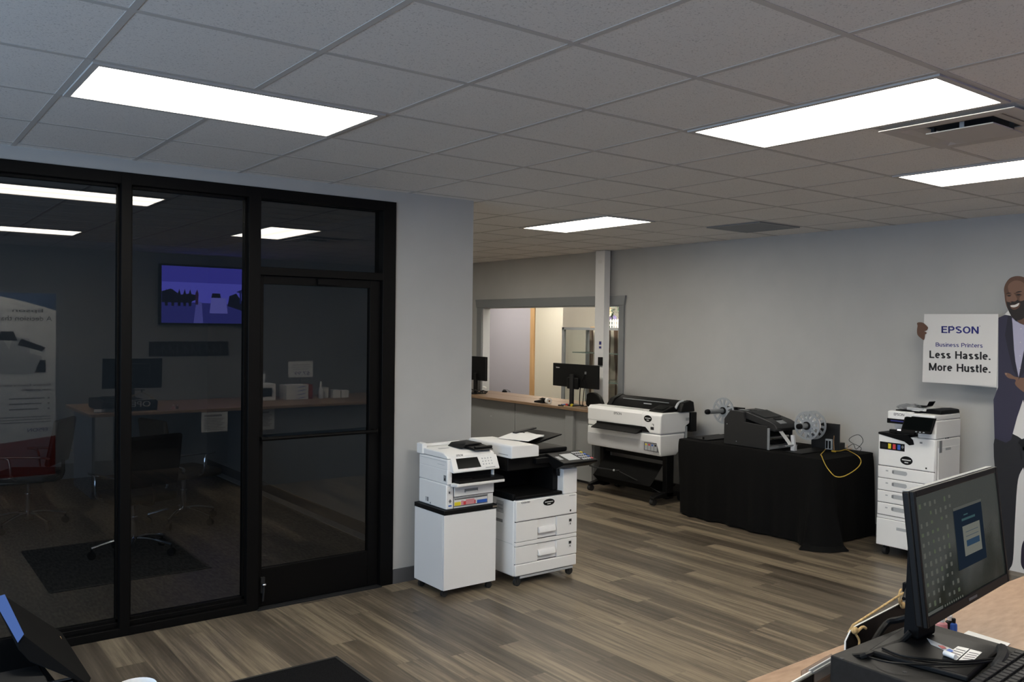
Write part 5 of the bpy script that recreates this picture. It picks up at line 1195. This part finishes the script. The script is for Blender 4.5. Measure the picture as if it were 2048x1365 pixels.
# brochure holder on the counter edge
t = thing('brochure_holder', 'clear holder with leaflets at the very edge of the sales counter', 'holder', (1.99, 1.29, NZ))
h0, h1 = Vector((1.865,1.262,NZ)), Vector((2.11,1.292,NZ))
u_ = (h1-h0).normalized(); v_ = Vector((-u_.y, u_.x, 0))
obj('clear_box', MB().obox(h0.lerp(h1,.62)+Vector((0,0,.022))-v_*.012, u_*.085, v_*.0015, Vector((0,0,.022))).obox(h0.lerp(h1,.62)+Vector((0,0,.022))+v_*.02, u_*.085, v_*.0015, Vector((0,0,.022))), M['film'], t)
obj('holder_base', MB().obox(h0.lerp(h1,.5)+Vector((0,0,.003)), u_*.115, v_*.024, Vector((0,0,.003))), M['film'], t)
for k, (a_, b2, d, hh, m) in enumerate(((.0,.42,.012,.03,'paper'), (.0,.42,.004,.027,'black'), (.40,1.0,.014,.034,'lgrey'), (.42,.98,.006,.03,'mgrey'))):
    o = obj('leaflet', MB().obox(h0.lerp(h1,(a_+b2)/2)+v_*d+Vector((0,0,hh/2+.006)), u_*(.123*(b2-a_)), v_*.002, Vector((0,0,hh/2))), M[m])
    tag(o, ('white edged leaflet at the left of the clear holder', 'black leaflet in front of the white edged one in the holder', 'pale leaflet at the right back of the clear holder', 'dark leaflet at the right front of the clear holder')[k], 'leaflet', 'leaflets in the clear holder')

# keyboard, mouse cable knot, paper, two little bottles
t = thing('keyboard', 'black keyboard cut by the lower right corner of the picture', 'keyboard', (2.26, .86, DZ))
k0_ = aZ(1957, 1364, DZ+.02); ku = aZ(2048, 1302, DZ+.02)-k0_; ku.z = 0; ku.normalize(); kv = Vector((ku.y, -ku.x, 0))
k0_ = Vector((k0_.x, k0_.y, DZ)) - ku*.02 - kv*.012
obj('case', MB().obox(k0_+ku*.145+kv*.08+Vector((0,0,.009)), ku*.155, kv*.085, Vector((0,0,.009))), M['dgrey'], t, .004)
key = None
for r in range(6):
    for c in range(13):
        ctr = k0_+ku*(.008+.0228*c)+kv*(.012+.0265*r)+Vector((0,0,.0215))
        if key is None: key = obj('key', MB().obox(ctr, ku*.009, kv*.0098, Vector((0,0,.0035))), M['dgrey'], t, .0015); b0 = ctr
        else:
            kk = key.copy(); COL.objects.link(kk); kk.parent = t; kk.location = key.location + (ctr-b0)
o = obj('cable_knot', MB().tube([aZ(2003,1297,DZ+.03), aZ(2006,1310,DZ+.025), aZ(1999,1325,DZ+.02), aZ(1990,1338,DZ+.005)], .013).tube([aZ(2012,1307,DZ+.01), aZ(2016,1315,DZ+.012), aZ(2006,1322,DZ+.012), aZ(1996,1330,DZ+.01)], .011), M['rubber']); tag(o, 'bundled black cable at the right edge of the monitor base', 'cable')
o = obj('paper_sheet', MB().ext([aZ(1937,1263,NZ+.001), aZ(2021,1289,NZ+.001), aZ(2012,1296,NZ+.001), aZ(1960,1291,NZ+.001), aZ(1914,1277,NZ+.001)], (0,0,.0015)), M['paper']); tag(o, 'white sheet of paper on the sales counter behind the monitor base', 'paper')
def bottle(px, py, r, h, m, lab):
    p = aZ(px, py, NZ+.003); p.z = NZ+.003
    t = thing('small_bottle', lab, 'bottle', p, 0, 'small bottles behind the near monitor')
    obj('body', MB().lathe([(r,0),(r*1.05,h*.2),(r,h*.55),(r*.5,h*.65)], p), M[m], t)
    obj('cap', MB().lathe([(r*.55,h*.65),(r*.6,h*.95),(r*.4,h)], p), M['paper' if m != 'blue' else 'black'], t)
bottle(1883, 1265, .016, .05, 'pinkish' if 'pinkish' in M else 'pink', 'tiny pink bottle under the monitor edge on the sales counter')
bottle(1899, 1260, .012, .045, 'black', 'tiny dark bottle between the pink and the blue one')
bottle(1907, 1263, .010, .04, 'blue', 'tiny blue bottle on the sales counter under the monitor')
# ------------------------------------------------------------------ bottom left: second counter, terminal, mug, doormat
t = thing('side_counter', 'black side counter at the bottom left corner, under the tilted terminal', 'counter', (-.4, 2.2, 0))
obj('worktop', MB().prism('z', [(-1.4,1.55),(.62,1.55),(.62,2.08),(.40,2.12),(.36,2.75),(-1.4,2.75)], .89, .93), M['matte'], t, .004)
obj('cabinet_body', MB().box(-1.35, .30, 1.8, 2.7, 0, .889), M['sheet'], t)
t = thing('card_terminal', 'black tilted touch terminal with a bluish lit edge at the bottom left', 'terminal', (.2, 2.1, .931))
A1, B1 = at(10, 1193, 2.35), at(48, 1272, 2.05)
A2, B2 = at(-14, 1200, 2.33), at(36, 1289, 2.03)
bb = MB().hull([A2, B2, A1, B1, at(30,1209,2.46), at(60,1232,2.52), at(58,1270,2.12), at(124,1266,2.38), at(183,1357,2.02), at(178,1372,1.98), at(60,1325,2.0), at(36,1300,2.02)])
obj('housing', bb, M['matte'], t, .002)
obj('stand', MB().box(.18, .34, 1.95, 2.3, .931, 1.0), M['black'], t, .004)
lit = emis('bluish_lit_display', (.10,.19,.52), .42)
nq = (B1-A1).cross(A2-A1).normalized(); nq = nq if nq.dot(C0-A1) > 0 else -nq
obj('display', MB().ext([A1+nq*.003, B1+nq*.003, B2+nq*.003, A2+nq*.003], nq*.002), lit, t)
obj('red_lamp', MB().sph(at(130, 1328, 2.03), .003, 8, 6), emis('red_pilot_lamp', (1,.05,.05), .6), t)
obj('small_sticker', MB().ext([at(113,1279,2.30), at(122,1275,2.30), at(125,1281,2.28), at(116,1285,2.28)], (-.002,-.004,.004)), M['wood'], t)
o = thing('receipt_printer', 'small black receipt printer beside the tilted terminal', 'printer', (.43, 2.0, .931))
q = aZ(140, 1362, .96)
o.location = (q.x-.03, q.y, .931); MW[o.name] = Matrix.Translation(o.location)
obj('case', MB().box(q.x-.10, q.x+.035, q.y-.14, q.y+.0, .931, .965), M['sheet'], o, .005)
obj('tear_bar', MB().box(q.x-.055, q.x+.0, q.y-.008, q.y-.002, .9655, .969).box(q.x-.055, q.x+.0, q.y-.035, q.y-.03, .9655, .969), M['lgrey'], o)
# white mug rim that just enters the picture
q = aZ(262, 1357, 1.03)
c_ = (q.x, q.y-.045, .931)
t = thing('mug', 'white mug whose rim just enters at the bottom left of the floor', 'mug', c_)
obj('cup', MB().lathe([(.03,0),(.04,.02),(.043,.096),(.041,.099),(.039,.096),(.036,.03)], c_, n=32), M['paper'], t)
obj('handle', MB().tube([(c_[0]-.04,c_[1],1.0),(c_[0]-.065,c_[1],.99),(c_[0]-.065,c_[1],.96),(c_[0]-.04,c_[1],.95)], .006), M['paper'], t)
t = thing('doormat', 'charcoal doormat on the plank floor at the bottom edge', 'doormat', (1.75, 3.9, 0))
c0_, c1_, c2_ = aZ(672, 1316, 0), aZ(450, 1365, 0), aZ(745, 1365, 0)
obj('pile', MB().box(1.0, 2.055, 3.0, 4.262, 0, .008), M['mat'], t)
obj('rubber_border', MB().box(1.0, 2.055, 4.262, 4.282, 0, .006).box(2.055, 2.075, 3.0, 4.282, 0, .006), M['rubber'], t)

# ------------------------------------------------------------------ office chairs behind the glass
def chair(loc, rz, seat_m, label):
    t = thing('office_chair', label, 'chair', loc, rz, 'office chairs behind the dark glass')
    m = W(t); tr = lambda mb: (setattr(mb, 'v', [m @ v for v in mb.v]), mb)[1]
    for k in range(5):
        a_ = 2*math.pi*k/5 + .3; d = Vector((math.cos(a_), math.sin(a_), 0))
        l = obj('leg', tr(MB().tube([Vector((0,0,.13))+d*.03, Vector((0,0,.125))+d*.14, Vector((0,0,.085))+d*.30], .013, 8)), M['chrome'], t)
        e = Vector((-d.y, d.x, 0)); c = d*.30 + Vector((0,0,.03))
        obj('wheel', tr(MB().cyl(c-e*.016, c+e*.016, .03, 14).cyl(c, c+Vector((0,0,.055)), .008, 8)), M['rubber'], l)
    obj('gas_lift', tr(MB().cyl((0,0,.10), (0,0,.30), .028).cyl((0,0,.28), (0,0,.43), .018)), M['chrome'], t)
    obj('seat', tr(MB().box(-.24, .24, -.23, .25, .43, .50)), seat_m, t, .03, 3)
    obj('backrest', tr(MB().prism('x', [(-.26,.56),(-.30,.75),(-.33,.96),(-.29,.97),(-.25,.76),(-.21,.57)], -.22, .22)), seat_m, t, .025, 3)
    obj('back_bracket', tr(MB().tube([(0,-.1,.42),(0,-.27,.44),(0,-.29,.6)], .016)), M['dgrey'], t)
    for s in (-1, 1):
        obj('armrest', tr(MB().tube([(s*.24,.0,.46),(s*.29,.02,.5),(s*.29,.04,.64),(s*.29,.12,.66),(s*.29,-.2,.66),(s*.25,-.27,.64)], .011)), M['chrome'], t)
    return t
M['leather'] = mat('black_leatherette', (.016,.016,.017), .45); M['tan'] = mat('tan_upholstery', (.22,.18,.14), .7)
chair((1.70, 7.10, 0), math.radians(15), M['leather'], 'black office chair on a chrome star base behind the middle glass pane')
chair((2.34, 8.0, 0), math.radians(-75), M['tan'], 'tan seated office chair with chrome arms, farther back behind the middle pane')
chair((1.17, 8.55, 0), math.radians(60), M['leather'], 'black office chair behind the left glass pane')

# ------------------------------------------------------------------ things seen only mirrored in the glass
BYp = -.22
t = thing('roll_up_banner', 'tall advertising roll-up banner with a red foot, mirrored in the left glass pane', 'banner', (1.3, BYp, 0))
bl, br = .86, 1.76
M['ban_w'] = mat('banner_white_print', (.75,.75,.74), .6); M['ban_b'] = mat('banner_blue_print', (.07,.12,.24), .6); M['ban_r'] = mat('banner_red_print', (.28,.03,.015), .6); M['ban_g'] = mat('banner_grey_print', (.2,.2,.2), .6)
bs = obj('banner_sheet', MB().box(bl, br, BYp-.002, BYp, .08, 2.13), M['ban_w'], t)
obj('cassette', MB().box(bl-.02, br+.02, BYp-.05, BYp+.05, 0, .08), M['mgrey'], t, .01)
obj('pole', MB().cyl(((bl+br)/2, BYp-.015, .08), ((bl+br)/2, BYp-.015, 2.13), .01), M['mgrey'], t)
def bn(x, z, k=1): return Vector((x, BYp+.001*k, z))
obj('blue_field', MB().ext([bn(bl,2.13), bn(br,2.13)] + [bn(br-(br-bl)*k/12, 2.13-.19*(1-(k/12))**1.6-.0) for k in range(13)], (0,.0009,0)), M['ban_b'], bs)
obj('red_field', MB().ext([bn(bl,.08), bn(br,.08), bn(br,.52), bn((bl+br)/2,.47), bn(bl,.44)], (0,.0009,0)), M['ban_r'], bs)
def btext(s, xr, z, w, h, m='ink_text'): text('banner_text', s, (xr, BYp+.0015, z), (-1,0,0), (0,0,1), w, h, M[m], bs)
btext('Epson', 1.63, 1.905, .30, .05); btext('A decision that delivers', 1.72, 1.82, .82, .055)
btext("Explore Epson's extraordinary", 1.71, 1.085, .70, .028); btext('new portfolio.', 1.71, 1.03, .30, .03)
for k in range(3): obj('bullet_line', MB().box(1.3, 1.65-.03*k, BYp+.001, BYp+.002, .945-.06*k, .958-.06*k).box(1.68, 1.70, BYp+.001, BYp+.002, .942-.06*k, .962-.06*k), M['ban_g'], bs)
for k in range(3): obj('small_print', MB().box(1.05, 1.71, BYp+.001, BYp+.002, .74-.03*k, .748-.03*k), M['ban_g'], bs)
btext('EPSON', 1.68, .575, .20, .04, 'blue_text')
obj('printed_machine', MB().ext([bn(.9,1.25,1), bn(1.45,1.22,1), bn(1.62,1.24,1), bn(1.62,1.42,1), bn(1.5,1.46,1), bn(1.5,1.62,1), bn(1.34,1.64,1), bn(1.3,1.5,1), bn(1.2,1.68,1), bn(.9,1.68,1)], (0,.0009,0)), M['lgrey'], bs)
obj('printed_machine_trays', MB().ext([bn(1.38,1.55,2), bn(1.62,1.48,2), bn(1.66,1.52,2), bn(1.42,1.62,2)], (0,.0009,0)).ext([bn(1.2,1.60,2), bn(1.38,1.60,2), bn(1.34,1.70,2), bn(1.22,1.70,2)], (0,.0009,0)).ext([bn(1.55,1.24,2), bn(1.66,1.24,2), bn(1.66,1.38,2), bn(1.6,1.38,2)], (0,.0009,0)), M['ink_text'], bs)

# television on the wall behind the counter
p0, p1 = mY(328, 530, YF+.12), mY(492, 648, YF+.12)
tx0, tx1, tz0, tz1 = p0.x, p0.x+1.2, p1.z, p0.z
t = thing('television', 'wall television showing a bluish office scene, mirrored in the middle glass pane', 'television', ((tx0+tx1)/2, YF, tz0))
obj('housing', MB().box(tx0-.03, tx1+.03, YF+.05, YF+.112, tz0-.025, tz1+.025), M['black'], t, .005)
obj('wall_bracket', MB().box(tx0+.4, tx0+.8, YF, YF+.05, tz0+.1, tz0+.5), M['black'], t)
TVK = .5
def tvm(n, c): return emis(n, c, TVK)
scn = obj('screen', MB().box(tx0, tx1, YF+.1125, YF+.116, tz0, tz1), tvm('tv_blue_room', (.55,.55,3.4)), t)
tw, thh = tx1-tx0, tz1-tz0
def tv(name, pts, c, k): return obj(name, MB().ext([(tx0+tw*u, YF+.116+.0006*k, tz0+thh*v) for u, v in pts], (0,.0005,0)), tvm('tv_'+name, c), scn)
tv('ceiling_picture', [(0,.72),(1,.72),(1,1),(0,1)], (.30,.28,2.3), 1)
tv('floor_picture', [(0,0),(1,0),(1,.34),(0,.38)], (.16,.16,1.15), 1)
tv('floor_shine', [(.35,0),(.46,0),(.44,.38),(.38,.38)], (.5,.5,2.2), 2)
tv('desk_row', [(0,.36),(.30,.36),(.38,.42),(.38,.5),(.3,.52),(.2,.5),(.1,.6),(0,.55)], (.02,.02,.09), 2)
tv('desk_row', [(.74,.32),(.9,.24),(1,.26),(1,.45),(.9,.42),(.84,.55),(.76,.5)], (.02,.02,.09), 2)
for u in (.05,.12,.19,.25,.31): tv('person_picture', [(u-.014,.3),(u+.014,.3),(u+.018,.5),(u,.6),(u-.018,.5)], (.02,.015,.07), 3)
tv('person_picture', [(.37,.33),(.40,.33),(.405,.52),(.39,.6),(.37,.53)], (.16,.06,.25), 3)
tv('printer_picture', [(.53,.18),(.74,.18),(.72,.46),(.55,.46)], (.75,.75,2.9), 3)
tv('printer_picture_panel', [(.55,.46),(.66,.46),(.65,.54),(.56,.54)], (.02,.02,.1), 4)
tv('palm_picture', [(.88,.36),(.9,.36),(.9,.56),(.96,.58),(.9,.62),(.84,.58),(.88,.56)], (.05,.06,.5), 3)

p0, p1 = mY(303, 684, YF+.03), mY(462, 712, YF+.03)
t = thing('wall_plank_sign', 'dark wooden plank sign below the television, mirrored in the middle glass pane', 'sign', ((p0.x+p1.x)/2, YF, p1.z))
pk = obj('plank', MB().box(p0.x, p1.x, YF, YF+.025, p1.z, p0.z), mat('dark_stained_wood', (.02,.018,.016), .6), t, .003)
g_ = MB(); rr = random.Random(9)
for k in range(10):
    x = p0.x+.06+(p1.x-p0.x-.12)*k/9.6
    g_.box(x, x+.018, YF+.025, YF+.03, p1.z+.035, p0.z-.035)
    if k % 3: g_.ext([(x+.018, YF+.025, p0.z-.05), (x+.07, YF+.025, p1.z+.04), (x+.05, YF+.025, p1.z+.04), (x, YF+.025, p0.z-.05)], (0,.005,0))
obj('carved_mark', g_, M['gtext'], pk)

yy = .45; zc = NZ
o = thing('price_sign', 'white price card reading $7.99 on a thin stand, mirrored in the glass door', 'price card', (4.3, yy, zc))
a, b = mY(582, 724, yy), mY(631, 755, yy)
obj('card', MB().box(a.x, b.x, yy-.003, yy, b.z, a.z), M['paper'], o)
obj('stand', MB().cyl(((a.x+b.x)/2, yy-.002, zc), ((a.x+b.x)/2, yy-.002, b.z), .006).box((a.x+b.x)/2-.05, (a.x+b.x)/2+.05, yy-.05, yy+.05, zc, zc+.006), M['mgrey'], o)
text('price_text', '$7.99', ((a.x+b.x)/2+.12, yy+.0005, b.z+.02), (-1,0,0), (0,0,1), .2, .05, M['blue_text'], o)
obj('small_print', MB().box(a.x+.05, b.x-.04, yy, yy+.001, a.z-.05, a.z-.04).box(a.x+.04, b.x-.04, yy, yy+.001, a.z-.075, a.z-.068).box(a.x+.06, b.x-.06, yy, yy+.001, a.z-.10, a.z-.093), M['lgrey'], o)
yy = .75
a, b = mY(512, 770, yy), mY(557, 803, yy)
o = thing('photo_printer', 'small white photo printer at the left of the mirrored counter items', 'printer', ((a.x+b.x)/2, yy, zc))
obj('case', MB().box(a.x-.02, b.x, yy-.25, yy, zc, a.z), M['white'], o, .01)
obj('paper_slot', MB().box(a.x+.02, b.x-.05, yy, yy+.002, zc+.05, a.z-.05), M['dgrey'], o)
obj('paper_support', MB().box(a.x+.02, b.x-.06, yy-.22, yy-.20, a.z, a.z+.11), M['paper'], o)
a, b = mY(578, 772, yy), mY(622, 804, yy)
hh = (a.z-zc)/4
for k in range(4):
    o = thing('paper_ream', ('white paper ream at the bottom of the mirrored stack', 'white paper ream second from the bottom of the mirrored stack', 'white paper ream second from the top of the mirrored stack', 'white paper ream on top of the mirrored stack')[k], 'paper ream', ((a.x+b.x)/2, yy-.1, zc+hh*k), 0, 'paper reams on the sales counter')
    obj('wrapper', MB().box(a.x, b.x, yy-.22, yy, zc+hh*k+.0005, zc+hh*(k+1)-.0005), M['paper'], o, .003)
    obj('blue_swoosh', MB().ext([(b.x-.16,yy,zc+hh*k+.012),(b.x-.06,yy,zc+hh*k+.03),(b.x-.02,yy,zc+hh*k+.03),(b.x-.09,yy,zc+hh*k+.012)], (0,.001,0)), M['blue'], o)
o = obj('red_box', MB().box(b.x+.004, b.x+.055, yy-.2, yy, zc, a.z), mat('dark_red_card', (.3,.05,.04), .6)); tag(o, 'narrow red box standing beside the mirrored ream stack', 'box')
q = mY(647, 790, yy)
o = thing('spray_bottle', 'pale slim bottle right of the red box, mirrored in the glass door', 'bottle', (q.x, yy, zc))
obj('body', MB().lathe([(.03,0),(.032,.11),(.012,.15)], (q.x, yy, zc)), M['offwhite'], o); obj('cap', MB().lathe([(.013,.15),(.013,.21)], (q.x, yy, zc)), M['paper'], o)
q = mY(656, 790, yy)
o = thing('paper_cup', 'pale cup with a lid right of the slim bottle, mirrored in the glass door', 'cup', (q.x+.03, yy-.06, zc))
obj('cup', MB().lathe([(.035,0),(.045,.12)], (q.x+.03, yy-.06, zc)), M['paper'], o); obj('lid', MB().lathe([(.047,.12),(.044,.135)], (q.x+.03, yy-.06, zc)), M['lgrey'], o)
q = mY(672, 790, yy)
for k, dx in enumerate((.0, .115)):
    o = obj('white_box', MB().box(q.x+dx, q.x+dx+.1, yy-.12, yy, zc, zc+.10-.012*k), M['paper'], bevel=.002); tag(o, ('small white box, left of two at the right end of the mirrored items', 'small white box, right of two at the right end of the mirrored items')[k], 'box', 'white boxes on the sales counter')
